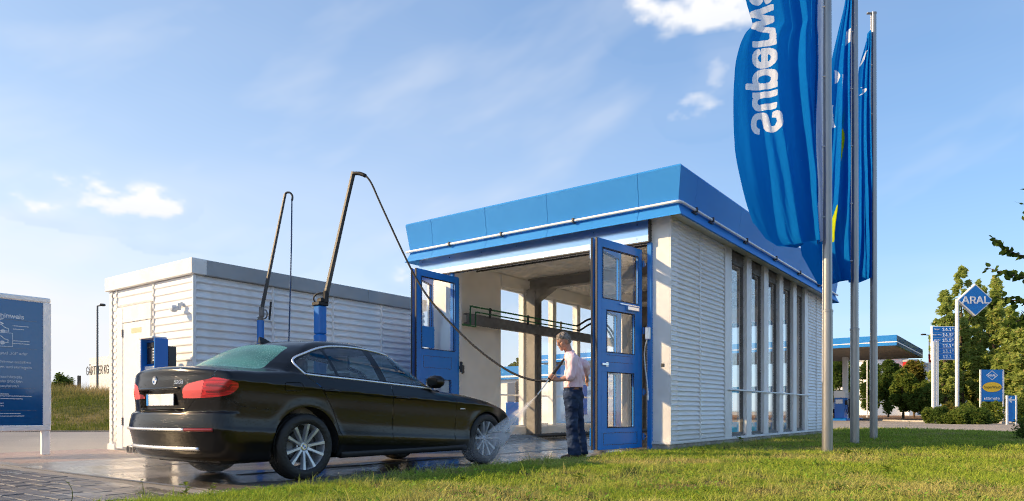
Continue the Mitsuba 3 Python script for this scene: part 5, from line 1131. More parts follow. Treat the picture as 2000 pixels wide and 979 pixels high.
arms = [bone((shoL, .052), (eL, .043)), bone((eL, .042), (eL * .35 + wL * .65, .036)), bone((eL * .35 + wL * .65, .035), (wL, .027)),
        bone((shoR, .052), (eR, .043)), bone((eR, .041), (wR, .026)), bone((wR, .026), (wR + [.01, .02, -.05], .026), (wR + [.0, .05, -.07], .022)), bone((wR + [.0, .04, -.06], .013), (wR + [.01, .06, -.13], .009)), bone((wR + [.012, .02, -.06], .013), (wR + [.02, .03, -.13], .009)), bone((wR + [-.01, .0, -.04], .013), (wR + [-.02, .0, -.09], .009))]
torso = [bone((shoL + [.0, .04, -.03], .075), (shoR + [0, -.04, -.03], .075), (J(1122, 735, -.07), .105), (J(1122, 735, .07), .105)), bone((J(1122, 735, -.07), .100), (J(1122, 735, .07), .10), (hipc + [0, -.06, .02], .10), (hipc + [0, .06, .02], .10))]
legs = [bone((hL, .088), (kL, .056)), bone((kL, .055), (aL, .042)), bone((hR, .088), (kR, .056)), bone((kR, .055), (aR, .042))]
part(man, 'body', solid(hb_ + palm + arms + torso + legs, .010, 6), 'm_skin', smooth=True)
for s in (-1, 1):
    part(man, 'eye', vf(ball(HD(.083, s * .032, .010), .0105, 12)), 'm_eye', smooth=True)
    part(man, 'eyebrow', vf(bone((HD(.093, s * .016, .032), .0055), (HD(.080, s * .048, .034), .005))), 'm_hair', smooth=True)
hm = m3.Manifold.batch_boolean([bone((HD(-.022, 0, .036), .0945), (HD(.022, 0, .046), .080)), bone((HD(-.045, 0, -.005), .078), (HD(-.02, 0, .05), .09)), bone((HD(.062, .03, .080), .026), (HD(.05, -.03, .086), .028), (HD(.01, .0, .098), .036)), bone((HD(-.07, .0, -.02), .045), (HD(-.06, .0, -.065), .035)), bone((HD(-.01, .078, .03), .018), (HD(-.02, .078, -.035), .014)), bone((HD(-.01, -.078, .03), .018), (HD(-.02, -.078, -.035), .014))], m3.OpType.Add)
cutb = bone((HD(.17, .14, .050), .01), (HD(.17, -.14, .050), .01), (HD(.17, .14, -.3), .01), (HD(.17, -.14, -.3), .01), (HD(.030, .14, .030), .01), (HD(.030, -.14, .030), .01), (HD(.0, .14, -.3), .01), (HD(.0, -.14, -.3), .01), (HD(-.004, .14, -.01), .01), (HD(-.004, -.14, -.01), .01))
hm = hm - cutb; hm = hm.refine_to_length(.012); v_, f_ = vf(hm); v_ = v_ + (meshkit.fbm(v_ * 60, 3, 2)[:, None] - .5) * .030 * (v_ - headc) / np.linalg.norm(v_ - headc, axis=1, keepdims=True)
part(man, 'hair', (v_, f_), 'm_hair', smooth=50)
sh = [bone((shoL + [.0, .03, -.02], .098), (shoR + [0, -.03, -.02], .098), (neck + [.012, 0, -.03], .085)), bone((shoL + [.0, .04, -.03], .098), (shoR + [0, -.04, -.03], .098), (J(1122, 735, -.075), .146), (J(1122, 735, .075), .146)),
      bone((J(1122, 735, -.075), .146), (J(1122, 735, .075), .146), (J(1120, 755, -.075), .136), (J(1120, 755, .075), .136)),
      bone((shoL, .076), (shoL * .4 + eL * .6, .070)), bone((shoL * .4 + eL * .6, .070), (eL + [0, 0, .005], .062), (eL * .85 + wL * .15, .058)),
      bone((shoR, .076), (eR, .064)), bone((eR, .064), (eR * .4 + wR * .6, .055)), bone((neck + [0, 0, .0], .070), (neck + [.012, 0, -.035], .085))]
v_, f_ = solid(sh, .014, 8); d_ = meshkit.fbm(v_ * np.array([9, 9, 6]), 3, 7) - .5
nrm = trimesh.Trimesh(v_, f_, process=False).vertex_normals; v_ = v_ + nrm * (d_ * .040)[:, None]; zcut = .70 + (804 - 757) / 1370 * MY
v_[:, 2] = np.where(v_[:, 2] < zcut, zcut - (zcut - v_[:, 2]) * .05, v_[:, 2])
part(man, 'shirt', (v_, f_), 'm_shirt', smooth=True)
part(man, 'collar', solid([bone((neck + [-.035, -.05, .012], .022), (neck + [.05, -.045, .035], .022)), bone((neck + [-.035, .04, .012], .022), (neck + [.05, .045, .035], .022)), bone((neck + [.055, -.045, .035], .020), (neck + [.055, .045, .035], .020)), bone((neck + [-.035, -.05, .012], .02), (neck + [-.055, -.02, -.035], .015))], .01, 4), 'm_shirt', smooth=True)
jn = [bone((J(1119, 760, -.075), .130), (J(1119, 760, .075), .130), (hL, .130), (hR, .130)), bone((hL, .116), (kL, .088)), bone((kL, .088), (J(1117, 850, -.10), .090)), bone((J(1117, 850, -.10), .090), (aL + [0, 0, -.03], .097)),
      bone((hR, .116), (kR, .088)), bone((kR, .088), (J(1134, 852, .10), .088)), bone((J(1134, 852, .10), .088), (aR + [0, 0, -.03], .097))]
v_, f_ = solid(jn, .014, 8); zt_ = .70 + (804 - 758) / 1370 * MY
nrm = trimesh.Trimesh(v_, f_, process=False).vertex_normals; v_ = v_ + nrm * ((meshkit.fbm(v_ * np.array([8, 8, 13]), 3, 9) - .5) * .035)[:, None]
v_[:, 2] = np.minimum(v_[:, 2], zt_); zb3 = aL[2] - .055; v_[:, 2] = np.maximum(v_[:, 2], zb3)
part(man, 'jeans', (v_, f_), 'm_jeans', smooth=True)
t = np.linspace(0, 2 * np.pi, 40); bc_ = J(1119.5, 759.5)
part(man, 'belt', grid_mesh(np.stack([np.stack([bc_[0] + .140 * np.cos(t), bc_[1] + .206 * np.sin(t), 0 * t + bc_[2] + dz], 1) for dz in (-.018, .018)], 0)), 'm_belt', smooth=True)
for a_, lab in ((aL, -1), (aR, 1)):
    s_ = [bone((a_ + [.035, 0, -.075], .040), (a_ + [-.02, 0, -.060], .045)), bone((a_ + [-.02, 0, -.070], .042), (a_ + [-.13, -.035, -.085], .036)), bone((a_ + [-.13, -.035, -.085], .036), (a_ + [-.18, -.05, -.090], .028))]
    v_, f_ = solid(s_, .012, 6); v_[:, 2] = np.maximum(v_[:, 2], .004); part(man, 'shoe', (v_, f_), 'm_leather', smooth=True)
ln = thing('spray_lance', 'black spray gun with a thin steel lance held in the man\'s hand', 'spray lance')
tipL = J(1049, 772, -.30)
part(ln, 'insulated_tube', tube([axis(-.06), axis(.02), axis(.30), axis(.33)], [.012, .022, .022, .017], 10), 'm_black_rubber', smooth=40)
part(ln, 'steel_tube', tube([axis(.33), axis(.45), tipL - LD * .04, tipL], [.009, .009, .008, .013], 8), 'm_alu', smooth=40)
part(ln, 'grip', tube([axis(.30), axis(.30) + np.array([-.03, 0, .0])], .022, 8), 'm_black_rubber')

# ------------------------------------------------------------------ spray: a fan of fine droplets with mist
rs = np.random.default_rng(21)
def drops(P, r):
    o = np.array([[1, 0, 0], [-1, 0, 0], [0, 1, 0], [0, -1, 0], [0, 0, 1], [0, 0, -1.0]]); F = np.array([[0, 2, 4], [2, 1, 4], [1, 3, 4], [3, 0, 4], [2, 0, 5], [1, 2, 5], [3, 1, 5], [0, 3, 5]])
    return (P[:, None] + o[None] * r[:, None, None]).reshape(-1, 3), (np.arange(len(P))[:, None, None] * 6 + F[None]).reshape(-1, 3)
WH = UV @ np.array([4.46 + 2.92, 5.90, .33, 1.0]); WH = WH[:3]
target = WH + np.array([.10, -.10, -.02])
scene['m_water'] = {'type': 'twosided', 'bsdf': {'type': 'principled', 'base_color': rgb(.86, .88, .90), 'roughness': .25, 'specular': .6}}
n = 500; tt = rs.random(n) ** .75; ax_ = target - tipL; Ln = np.linalg.norm(ax_); ax_ /= Ln; e1_ = np.cross(ax_, [0, 0, 1.0]); e1_ /= np.linalg.norm(e1_); e2_ = np.cross(e1_, ax_)
rad = (.006 + .165 * tt) * np.sqrt(rs.random(n)); an = rs.uniform(0, 2 * np.pi, n)
P = tipL + ax_ * (tt * Ln)[:, None] + e1_ * (rad * np.cos(an))[:, None] + e2_ * (rad * np.sin(an) * .8)[:, None]
n2 = 160; Q = target + rs.normal(0, 1, (n2, 3)) * [.30, .20, .17]; Q[:, 2] = np.abs(Q[:, 2]) * .8 + .0
Pn = np.vstack([P, Q]); struct('water_droplets', drops(Pn, rs.uniform(.0008, .0018, len(Pn))), 'm_water', kind='stuff', label='fine water droplets between lance and front wheel')
scene['mist_medium'] = {'type': 'homogeneous', 'albedo': {'type': 'rgb', 'value': [.97, .97, .98]}, 'sigma_t': 5.5}
scene['mist_thin'] = {'type': 'homogeneous', 'albedo': {'type': 'rgb', 'value': [.97, .97, .98]}, 'sigma_t': 0.8}
def mistbox(name, m, med, lab):
    k = put(name, m, None, None, True); scene[k]['bsdf'] = {'type': 'null'}; scene[k]['interior'] = {'type': 'ref', 'id': med}; labels[k] = {'kind': 'stuff', 'label': lab}
scene['mist_core'] = {'type': 'homogeneous', 'albedo': {'type': 'rgb', 'value': [.98, .98, .98]}, 'sigma_t': 32.0}
mistbox('water_spray', tube([tipL + ax_ * .01, tipL + ax_ * (Ln * .35), tipL + ax_ * (Ln * .97)], [.008, .055, .150], 20), 'mist_medium', 'white fan of sprayed water from the lance')
kc = put('water_jet', tube([tipL + ax_ * .03, tipL + ax_ * (Ln * .35), tipL + ax_ * (Ln * .80)], [.004, .020, .030], 14), None, None, True); scene[kc]['bsdf'] = {'type': 'null'}; scene[kc]['interior'] = {'type': 'ref', 'id': 'mist_core'}; scene[kc]['exterior'] = {'type': 'ref', 'id': 'mist_medium'}; labels[kc] = {'kind': 'stuff', 'label': 'dense white core of the water jet'}
s_ = vf(trimesh.creation.icosphere(3)); mpos = target + np.array([.12, -.05, .0])
v_ = s_[0] * [.75, .42, .20] * (1 + .25 * (meshkit.fbm(s_[0] * 2.2, 3, 4)[:, None] - .5)) + [mpos[0], mpos[1], .215]
mistbox('water_mist', (v_, s_[1]), 'mist_thin', 'mist drifting low around the front wheel')

scene['mist_low'] = {'type': 'homogeneous', 'albedo': {'type': 'rgb', 'value': [.97, .97, .98]}, 'sigma_t': 0.12}
q_ = vf(trimesh.creation.icosphere(3)); mp_ = W(3.9, 7.6)
mistbox('water_mist', (q_[0] * [1.9, 1.2, .24] * (1 + .3 * (meshkit.fbm(q_[0] * 2.0, 3, 14)[:, None] - .5)) + [mp_[0], mp_[1], .26], q_[1]), 'mist_low', 'thin spray haze low behind the car')
# ------------------------------------------------------------------ leaves
vcol('m_leaf', 0.55, 1.0)
plain('m_bark', (0.13, 0.095, 0.065), 0.9, 0.2, .4, 3.0)
def leaf_cloud(clumps, n, size, cols, seed, flat=.5):
    """clumps: (x, y, z, rx, ry, rz, weight)"""
    r = np.random.default_rng(seed); C = np.array(clumps, float); w = C[:, 6] * C[:, 3] * C[:, 4] * C[:, 5]; w = w / w.sum()
    i = r.choice(len(C), n, p=w); d = r.normal(0, 1, (n, 3)); d /= np.linalg.norm(d, axis=1, keepdims=True); q = r.random((n, 1)) ** .42
    P = C[i, :3] + d * q * C[i, 3:6]
    a = r.normal(0, 1, (n, 3)); a[:, 2] *= flat; a /= np.linalg.norm(a, axis=1, keepdims=True); b = np.cross(a, r.normal(0, 1, (n, 3))); b /= np.linalg.norm(b, axis=1, keepdims=True)
    s = size * r.uniform(.6, 1.35, (n, 1)); v = np.stack([P - a * s, P + b * s * .42, P + a * s, P - b * s * .42], 1).reshape(-1, 3)
    f = (np.arange(n)[:, None, None] * 4 + np.array([[[0, 1, 2], [0, 2, 3]]])).reshape(-1, 3)
    cc = np.array(cols, float); k = r.random((n, 1)); hue = r.random((len(C), 1))[i]; t = np.clip(.55 * k + .55 * hue, 0, 1); c = cc[0] * (1 - t) + cc[1] * t
    if len(cols) > 2: m = r.random((n, 1)) < .06; c = np.where(m, cc[2], c)
    return v, f, np.repeat(c, 4, 0)
def crown(x, y, z0, z1, rx, shape, seed, nc=60, cl=.34):
    """clumps filling a crown; shape 'spire' or 'round'"""
    r = np.random.default_rng(seed); out = []
    while len(out) < nc:
        t = r.random(); a = r.uniform(0, 2 * np.pi); rr = math.sqrt(r.random())
        env = {'spire': min(1, 1.35 * (1 - t) ** .50) * (.80 + .20 * min(1, t / .18)), 'round': math.sqrt(max(0, 1 - (2 * t - 1) ** 2)) * (.75 + .25 * r.random())}[shape]
        R = rx * env; s = cl * rx * r.uniform(.55, 1.15) * (.6 + .4 * env)
        out.append((x + R * rr * math.cos(a) * .9, y + R * rr * math.sin(a) * .9, z0 + t * (z1 - z0 - s * .7), s, s, s * r.uniform(.9, 1.7), r.uniform(.6, 1.2)))
    return out
def tree(name, label, x, y, z0, z1, rx, shape, n, size, cols, seed, trunk_r=.14, cat_='tree', group=None, nc=60, cl=.34, zbase=0.0, limbs=7):
    k = thing(name, label, cat_, group); cl_ = crown(x, y, z0, z1, rx, shape, seed, nc, cl); r = np.random.default_rng(seed + 1)
    ms = [tube(np.array([[x, y, zbase - .1], [x + .05, y, z0], [x - .05, y + .05, (z0 + z1) / 2], [x, y, z1 - .15 * (z1 - z0)]]), [trunk_r, trunk_r * .8, trunk_r * .5, .02], 8)]
    for c in [cl_[i] for i in r.choice(len(cl_), min(limbs, len(cl_)), False)]:
        zb = max(zbase + .2, c[2] - r.uniform(.2, .45) * (z1 - z0) * .5); ms.append(tube([(x, y, zb), ((x + c[0]) / 2, (y + c[1]) / 2, (zb + c[2]) / 2 + .1), c[:3]], [trunk_r * .4, trunk_r * .28, .015], 6))
    part(k, 'trunk', cat(ms), 'm_bark', smooth=40)
    v, f, c = leaf_cloud(cl_, n, size, cols, seed); part(k, 'crown', (v, f), 'm_leaf', color=c); return k
def at(px, Y): return (px - 1000) / 1370 * Y
def zof(py, Y): return .70 + (804 - py) / 1370 * Y
G_DARK = [(.055, .105, .022), (.115, .175, .040), (.17, .19, .04)]; G_MID = [(.095, .155, .028), (.20, .265, .055), (.30, .28, .06)]; G_YEL = [(.11, .130, .025), (.24, .22, .05), (.32, .22, .06)]
G_POP = [(.20, .29, .06), (.46, .53, .15), (.54, .48, .16)]
for i, (px, top, hw, Y, lab) in enumerate(((1846, 566, 24, 62, 'slim poplar on the left edge of the grove behind the price board'), (1879, 520, 30, 63, 'tallest poplar of the grove, just left of the diamond sign'), (1912, 548, 26, 66, 'poplar whose top rises behind the diamond sign'),
        (1942, 540, 30, 62, 'broad poplar right of the diamond sign'), (1976, 596, 30, 58, 'lower poplar behind the panel with the yellow oval'), (2010, 625, 34, 55, 'dense tree at the right end of the grove'))):
    tree('poplar_tree', lab, at(px, Y), Y, zof(797, Y), zof(top, Y), hw / 1370 * Y * 1.25, 'spire', 10500, .20, G_POP, 100 + i, .20, nc=125, cl=.215, group='poplars behind the station signs')
Y = 74
for i, (px, top, hw, YY, cols, lab) in enumerate(((1640, 688, 26, 78, G_DARK, 'dark bushy tree under the canopy beside the pump'), (1735, 694, 26, 80, G_DARK, 'dark bushy tree right of the farthest flagpole'), (1700, 700, 22, 86, G_DARK, 'dark tree half hidden behind the flagpoles'),
        (1785, 702, 24, 70, G_YEL, 'yellowish young tree standing right of the canopy edge'), (1764, 722, 24, 62, G_MID, 'rounded green bush in front of the yellowish tree'), (1805, 745, 26, 60, G_MID, 'rounded bush left of the price board post'),
        (1862, 700, 30, 68, G_DARK, 'dark bushy tree under the poplars behind the tall sign pole'), (1915, 705, 34, 69, G_DARK, 'dark bushy tree under the poplars left of the oval panel'), (1975, 690, 36, 64, G_DARK, 'dark bushy tree under the poplars right of the oval panel'))):
    tree('bushy_tree', lab, at(px, YY), YY, zof(800, YY), zof(top, YY), hw / 1370 * YY * 1.15, 'round', 8000, .17, cols, 140 + i, .12, nc=48, cl=.40, cat_='tree', zbase=0.05, group='bushes and young trees behind the pumps')
for i, (px, py0, py1, hw, YY, cols, lab) in enumerate(((1815, 806, 788, 16, 41, G_MID, 'low spreading shrub at the foot of the price board'), (1838, 812, 786, 18, 40, G_DARK, 'dark low shrub right of the price board post'), (1872, 815, 792, 22, 39, G_MID, 'low shrub at the foot of the tall sign pole'),
        (1912, 816, 790, 24, 38.5, G_DARK, 'clipped round shrub below the panel with the yellow oval'), (1945, 800, 776, 22, 42, G_MID, 'bright leafy shrub directly under the panel'), (1858, 795, 778, 22, 44, G_YEL, 'shrub with yellow flowers behind the sign pole'), (1935, 818, 800, 16, 40.5, G_MID, 'shrub just left of the arrow sign'), (2000, 815, 772, 22, 40, G_DARK, 'shrub right of the arrow sign'),
        (1890, 800, 782, 20, 43, G_MID, 'shrub between the sign pole and the clipped shrub'))):
    x, hx = at(px, YY), hw / 1370 * YY; z1 = zof(py1 + 9, YY)
    tree('shrub', lab, x, YY, .10, max(z1, .45), hx * 1.15, 'round', 3000, .075, cols, 180 + i, .04, nc=34, cl=.42, cat_='shrub', zbase=.05, group='shrubs in the planting bed', limbs=5)
# dark conifer bush at the right edge, near
tree('evergreen_bush', 'dark evergreen bush at the right edge of the lawn', 12.7, 16.2, .05, .60, .95, 'round', 9000, .045, G_DARK, 230, .05, nc=50, cl=.36, cat_='bush', zbase=.02)
# weeds at the lawn's front edge
def weed(x, y, h, seed, lab, n=14, Lf=.05, col=((.10, .17, .02), (.19, .25, .03))):
    r = np.random.default_rng(seed); k = thing('weed', lab, 'weed'); z = float(hgt(np.array(x), np.array(y)))
    stem = tube(spline([(x, y, z - .02), (x + .01, y, z + h * .5), (x + r.normal(0, .03), y, z + h)], 8), np.linspace(.004, .0015, 8), 5); part(k, 'stem', stem, 'm_weed_stem')
    V, F, C = [], [], []
    for i in range(n):
        t = r.random() ** .8; a = r.uniform(0, 6.28); L = Lf * r.uniform(.6, 1.2); b = np.array([x, y, z + h * t]); d = np.array([math.cos(a), math.sin(a), r.uniform(.0, .7)]); s = np.array([-math.sin(a), math.cos(a), 0]) * L * .28
        V += [b, b + d * L * .5 + s, b + d * L - [0, 0, L * .25], b + d * L * .5 - s]; F += [[4 * i, 4 * i + 1, 4 * i + 2], [4 * i, 4 * i + 2, 4 * i + 3]]; q = r.random(); C += [np.array(col[0]) * (1 - q) + np.array(col[1]) * q] * 4
    part(k, 'leaves', (np.array(V), np.array(F)), 'm_leaf', color=np.array(C))
mat('m_weed_stem', (.10, .12, .03), .7)
def lawn_at(px, py): s = (.70 - .03) * 1370 / (py - 804); return at(px, s), s
for px, py, h, lab, n, L in ((277, 963, .13, 'small thin weed at the paving edge, leftmost of the weeds', 12, .035), (362, 966, .10, 'bright broad leaved weed at the lawn edge', 16, .06), (412, 962, .10, 'weed with upright leaves right of the bright one', 14, .05), (138, 972, .16, 'thin stalk growing between the pavers', 3, .03), (1777, 832, .30, 'small dead weed standing at the far road edge', 12, .07),
        (1655, 893, .12, 'leafy weed on the lawn just below the middle flagpole', 20, .09), (1700, 889, .09, 'low weed on the lawn below the farthest flagpole', 16, .08), (1372, 894, .12, 'weed on the lawn before the ribbed side wall', 18, .08), (1445, 872, .16, 'weed growing against the hall wall under the windows', 16, .08), (1735, 930, .07, 'broad leaved rosette in the middle of the right lawn', 18, .07), (900, 950, .08, 'leafy rosette on the lawn under the car front wheel', 18, .06), (1130, 945, .07, 'leafy rosette on the lawn below the man', 18, .06)):
    x, y = lawn_at(px, py); weed(x, y, h, px, lab, n, L)
# overhanging branches at the top right: a near tree whose trunk stands outside the frame
nt = thing('linden_tree', 'leafy twigs of a near tree reaching in from the upper right', 'tree'); TY = 8.2
tx = at(2260, TY)
trunk = [(tx, TY + .4, -.1), (tx - .05, TY + .4, 1.5), (tx, TY + .3, 3.2), (tx + .1, TY + .2, 5.0)]
part(nt, 'trunk', tube(spline(trunk, 12), np.linspace(.16, .07, 12), 10), 'm_bark', smooth=True)
rl = np.random.default_rng(5); lvV, lvF, lvC, tw = [], [], [], []
def heartleaf(b, d, nrm_, L):
    s = np.cross(d, nrm_); o = len(lvV) and sum(len(q) for q in lvV) or 0
    pts = [b, b + d * L * .18 + s * L * .40, b + d * L * .55 + s * L * .42, b + d * L * 1.0 - nrm_ * L * .12, b + d * L * .55 - s * L * .42, b + d * L * .18 - s * L * .40, b + d * L * .4 - nrm_ * L * .06]
    lvV.append(np.array(pts)); lvF.append(np.array([[6, i, (i + 1) % 6] for i in range(6)]) + o); q = rl.random(); lvC.append(np.repeat([np.array([.030, .065, .014]) * (1 - q) + np.array([.09, .14, .028]) * q], 7, 0))
BR = [[(2190, 560), (2080, 510), (2000, 497), (1960, 482), (1942, 472)], [(2190, 580), (2080, 552), (2000, 545), (1965, 538), (1928, 524)], [(2180, 600), (2060, 590), (2000, 588), (1965, 583), (1948, 577)], [(2180, 650), (2070, 630), (2010, 622), (1985, 628), (1968, 640)], [(2190, 520), (2080, 470), (2030, 430), (2010, 420)], [(2180, 620), (2100, 570), (2040, 520), (2010, 500)], [(2180, 660), (2090, 640), (2030, 640), (1995, 610)]]
for bi, b in enumerate(BR):
    pts = np.array([[at(p[0], TY + .12 * math.sin(bi * 2.1 + i)), TY + .12 * math.sin(bi * 2.1 + i), zof(p[1], TY)] for i, p in enumerate(b)]); sp_ = spline(pts, 34); full = np.vstack([[[tx, TY + .35, sp_[0, 2] - .6]], sp_])
    tw.append(tube(full, np.linspace(.022, .0035, len(full)), 6))
    for i in range(5, 34):
        for j in range(4 if i < 28 else 2):
            a = rl.uniform(0, 6.28); d = np.array([rl.normal(0, .6) - .35, rl.normal(0, .6), rl.normal(0, .5) - .1]); d /= np.linalg.norm(d); nn_ = np.cross(d, rl.normal(0, 1, 3)); nn_ /= np.linalg.norm(nn_)
            heartleaf(sp_[i] + d * .012 + rl.normal(0, .012, 3), d, nn_, rl.uniform(.045, .082))
part(nt, 'branches', cat(tw), 'm_bark', smooth=True)
part(nt, 'leaves', (np.vstack(lvV), np.vstack(lvF)), 'm_leaf', color=np.vstack(lvC))
v, f, c = leaf_cloud(crown(tx + .6, TY + .6, 2.2, 5.6, 1.5, 'round', 77, 40, .36), 5000, .055, G_DARK, 78); part(nt, 'crown', (v, f), 'm_leaf', color=c)

# ------------------------------------------------------------------ station canopy with pumps
cn = thing('station_canopy', 'flat blue edged filling station canopy on a white column', 'canopy')
def CN(name, m, b): return part(cn, name, m, b, UV)
cu0, cu1, cv0, cv1 = 51.7, 65.4, 7.1, 36.0
def fas(z0, z1, o, b, nm): 
    CN(nm, box(cu0 - o, cu0 + .12, cv0 - o, cv1, z0, z1), b); CN(nm, box(cu0 + .121, cu1 + o, cv0 - o, cv0 + .12, z0, z1), 'm_canopy_end' if nm == 'fascia' else b)
mat('m_canopy_end', proc(lambda p, n, uv: mix((0.010, 0.09, 0.30), (0.10, 0.20, 0.34), smoothstep(.4, .6, noise(p.x * 1.6, p.y * 1.6, p.z * 9)))), 0.15, metal=0.4, coat=1.0)
fas(5.29, 5.70, .03, 'm_blue_fascia', 'fascia'); fas(5.225, 5.288, .04, 'm_sign_white', 'light_strip'); fas(5.02, 5.223, .03, 'm_blue_fascia', 'fascia')
plain('m_soffit', (0.34, 0.30, 0.24), 0.6, .3, .2, .3)
for i in range(23): CN('soffit_board', box(cu0 + .13 + i * .587, cu0 + .13 + i * .587 + .57, cv0 + .13, cv1, 5.03, 5.09), 'm_soffit')
CN('roof', box(cu0 + .13, cu1, cv0 + .13, cv1, 5.4, 5.5), 'm_grey_coping')
colp = (60.6, 11.75)
for v in (11.9, 26.0): CN('column', box(60.4, 60.78, v - .19, v + .19, -.05, 5.029, .02), 'm_white_paint')
isl = thing('pump_island', 'low blue edged island under the canopy', 'island'); part(isl, 'kerb', box(57.5, 64.0, 11.2, 12.6, -.05, .16, .05), 'm_blue_post', UV)
pu = thing('fuel_pump', 'blue fuel pump with white head beside the canopy column', 'fuel pump')
def PU(name, m, b): return part(pu, name, m, b, UV)
PU('cabinet', box(58.4, 59.7, 11.55, 12.25, .162, 1.75, .03), 'm_blue_post'); PU('head', box(58.35, 59.75, 11.5, 12.3, 1.752, 2.30, .03), 'm_white_paint'); PU('display', box(58.335, 58.348, 11.65, 12.15, 1.30, 1.62), 'm_sign_white')
PU('hose', tube(spline([(58.7, 11.5, 1.6), (58.75, 11.35, 1.0), (58.8, 11.38, .55), (58.9, 11.5, .9)], 14), .03, 6), 'm_black_rubber'); PU('nozzle', box(58.6, 58.78, 11.38, 11.52, 1.2, 1.55, .02), 'm_black_rubber')
for i, v in enumerate((12.75, 13.35)): solo('waste_bin', ('blue bin nearer the pump under the canopy', 'blue bin left of the pump under the canopy')[i], 'bin', cat(box(58.0, 58.5, v - .25, v + .25, .0, 1.0, .03), box(57.97, 58.53, v - .28, v + .28, 1.001, 1.18, .04)), 'm_blue_post', UV)
pu2 = thing('fuel_pump', 'dark fuel pump partly behind the middle flagpole', 'fuel pump'); p2 = W(61.6, 10.9)
part(pu2, 'cabinet', box(61.9, 63.1, 11.55, 12.25, .162, 1.72, .03), 'm_dark_steel', UV); part(pu2, 'head', box(61.85, 63.15, 11.5, 12.3, 1.722, 2.25, .03), 'm_grey_coping', UV)
# person at the pumps
pm = thing('person', 'distant person in white shirt and dark trousers under the canopy', 'person'); pY = 60.0; pX = at(1627, pY)
def BJ(x, y, z): return np.array([pX + x, pY + y, z])
part(pm, 'body', solid([bone((BJ(0, 0, 1.62), .10), (BJ(0, 0, 1.68), .095)), bone((BJ(0, 0, 1.45), .06), (BJ(0, 0, 1.6), .055)), bone((BJ(-.17, 0, 1.38), .07), (BJ(.17, 0, 1.38), .07), (BJ(-.1, 0, .98), .12), (BJ(.1, 0, .98), .12)), bone((BJ(-.21, 0, 1.38), .05), (BJ(-.25, -.05, 1.08), .042)), bone((BJ(-.25, -.05, 1.08), .04), (BJ(-.2, -.2, .86), .035)), bone((BJ(.21, 0, 1.38), .05), (BJ(.25, 0, 1.08), .042)), bone((BJ(.25, 0, 1.08), .04), (BJ(.25, -.06, .82), .035)), bone((BJ(-.1, 0, .95), .09), (BJ(-.1, -.02, .5), .06)), bone((BJ(-.1, -.02, .5), .058), (BJ(-.1, 0, .07), .05)), bone((BJ(.1, 0, .95), .09), (BJ(.1, -.02, .5), .06)), bone((BJ(.1, -.02, .5), .058), (BJ(.1, 0, .07), .05))], .04, 6), 'm_skin', smooth=True)
part(pm, 'shirt', solid([bone((BJ(-.19, 0, 1.39), .085), (BJ(.19, 0, 1.39), .085), (BJ(-.12, 0, .98), .135), (BJ(.12, 0, .98), .135)), bone((BJ(-.21, 0, 1.38), .065), (BJ(-.25, -.05, 1.10), .058)), bone((BJ(.21, 0, 1.38), .065), (BJ(.25, 0, 1.10), .058))], .04, 6), 'm_sign_white', smooth=True)
part(pm, 'trousers', solid([bone((BJ(-.1, 0, .96), .115), (BJ(.1, 0, .96), .115), (BJ(-.1, 0, .85), .10), (BJ(.1, 0, .85), .10)), bone((BJ(-.1, 0, .9), .10), (BJ(-.1, -.02, .1), .075)), bone((BJ(.1, 0, .9), .10), (BJ(.1, -.02, .1), .075))], .04, 6), 'm_cabin_dark', smooth=True)
part(pm, 'hair', vf(bone((BJ(0, .02, 1.70), .10), (BJ(0, 0, 1.72), .098))), 'm_hair', smooth=True)

# ------------------------------------------------------------------ signs
def board(px, py, Y, yaw=0.0):
    """frame: x right, y up, z towards the camera"""
    o = np.array([at(px, Y), Y, zof(py, Y)]); c, s = math.cos(yaw), math.sin(yaw)
    M = np.eye(4); M[:3, 0] = (c, s, 0); M[:3, 1] = (0, 0, 1); M[:3, 2] = (s, -c, 0); M[:3, 3] = o; return M
def ctext(txt, h, z, bold=True, x=0.0, y=0.0, depth=.02, sx=1.0):
    v, f = vf(meshkit.text_mesh(txt, h, depth, bold)); w = v[:, 0].max() + v[:, 0].min(); v = v.copy(); v[:, 0] = (v[:, 0] - w / 2) * sx + x; v[:, 1] += y - h / 2; v[:, 2] += z; return v, f
ar = thing('diamond_sign', 'tall white pole topped by a blue diamond sign reading ARAL', 'sign'); Y = 45.0; M = board(1903, 587, Y); s = Y / 1370
part(ar, 'pole', cyl((at(1869.5, Y), Y, -.1), (at(1869.5, Y), Y, zof(588, Y)), .115, 16, .115), 'm_white_paint', smooth=40)
part(ar, 'arm', xf(box(-34.5 * s, -20 * s, -.10, .10, -.12, -.02), M), 'm_white_paint')
dia = lambda a, b: [(-a, 0), (0, -b), (a, 0), (0, b)]
part(ar, 'rim', xf(extr(Polygon(dia(34.5 * s, 31 * s)), .26, -.13), M), 'm_white_paint'); part(ar, 'face', xf(extr(Polygon(dia(32.0 * s, 28.6 * s)), .28, -.14), M), 'm_sign_blue')
part(ar, 'lettering', xf(ctext('ARAL', 13.2 * s, .142, x=0, sx=1.16), M), 'm_sign_white')
pb = thing('price_board', 'blue price board with six rows of white numbers on a white post', 'price board'); Y = 44.0; s = Y / 1370; M = board(1843, 670.5, Y)
part(pb, 'case', xf(box(-22 * s, 22 * s, -33 * s, 33 * s, -.18, .0, .01), M), 'm_white_paint')
for px in (1820.8, 1827.2): part(pb, 'post', box(at(px, Y) - .085, at(px, Y) + .085, Y - .25, Y - .03, -.05, zof(668, Y), .02), 'm_white_paint')
rows = [('Super', '14.1', '9'), ('Super Plus', '14.3', '9'), ('ultimate', '15.5', '9'), ('Diesel', '12.1', '9'), ('ultimate', '13.1', '9'), ('Erdgas', '12.1', '')]
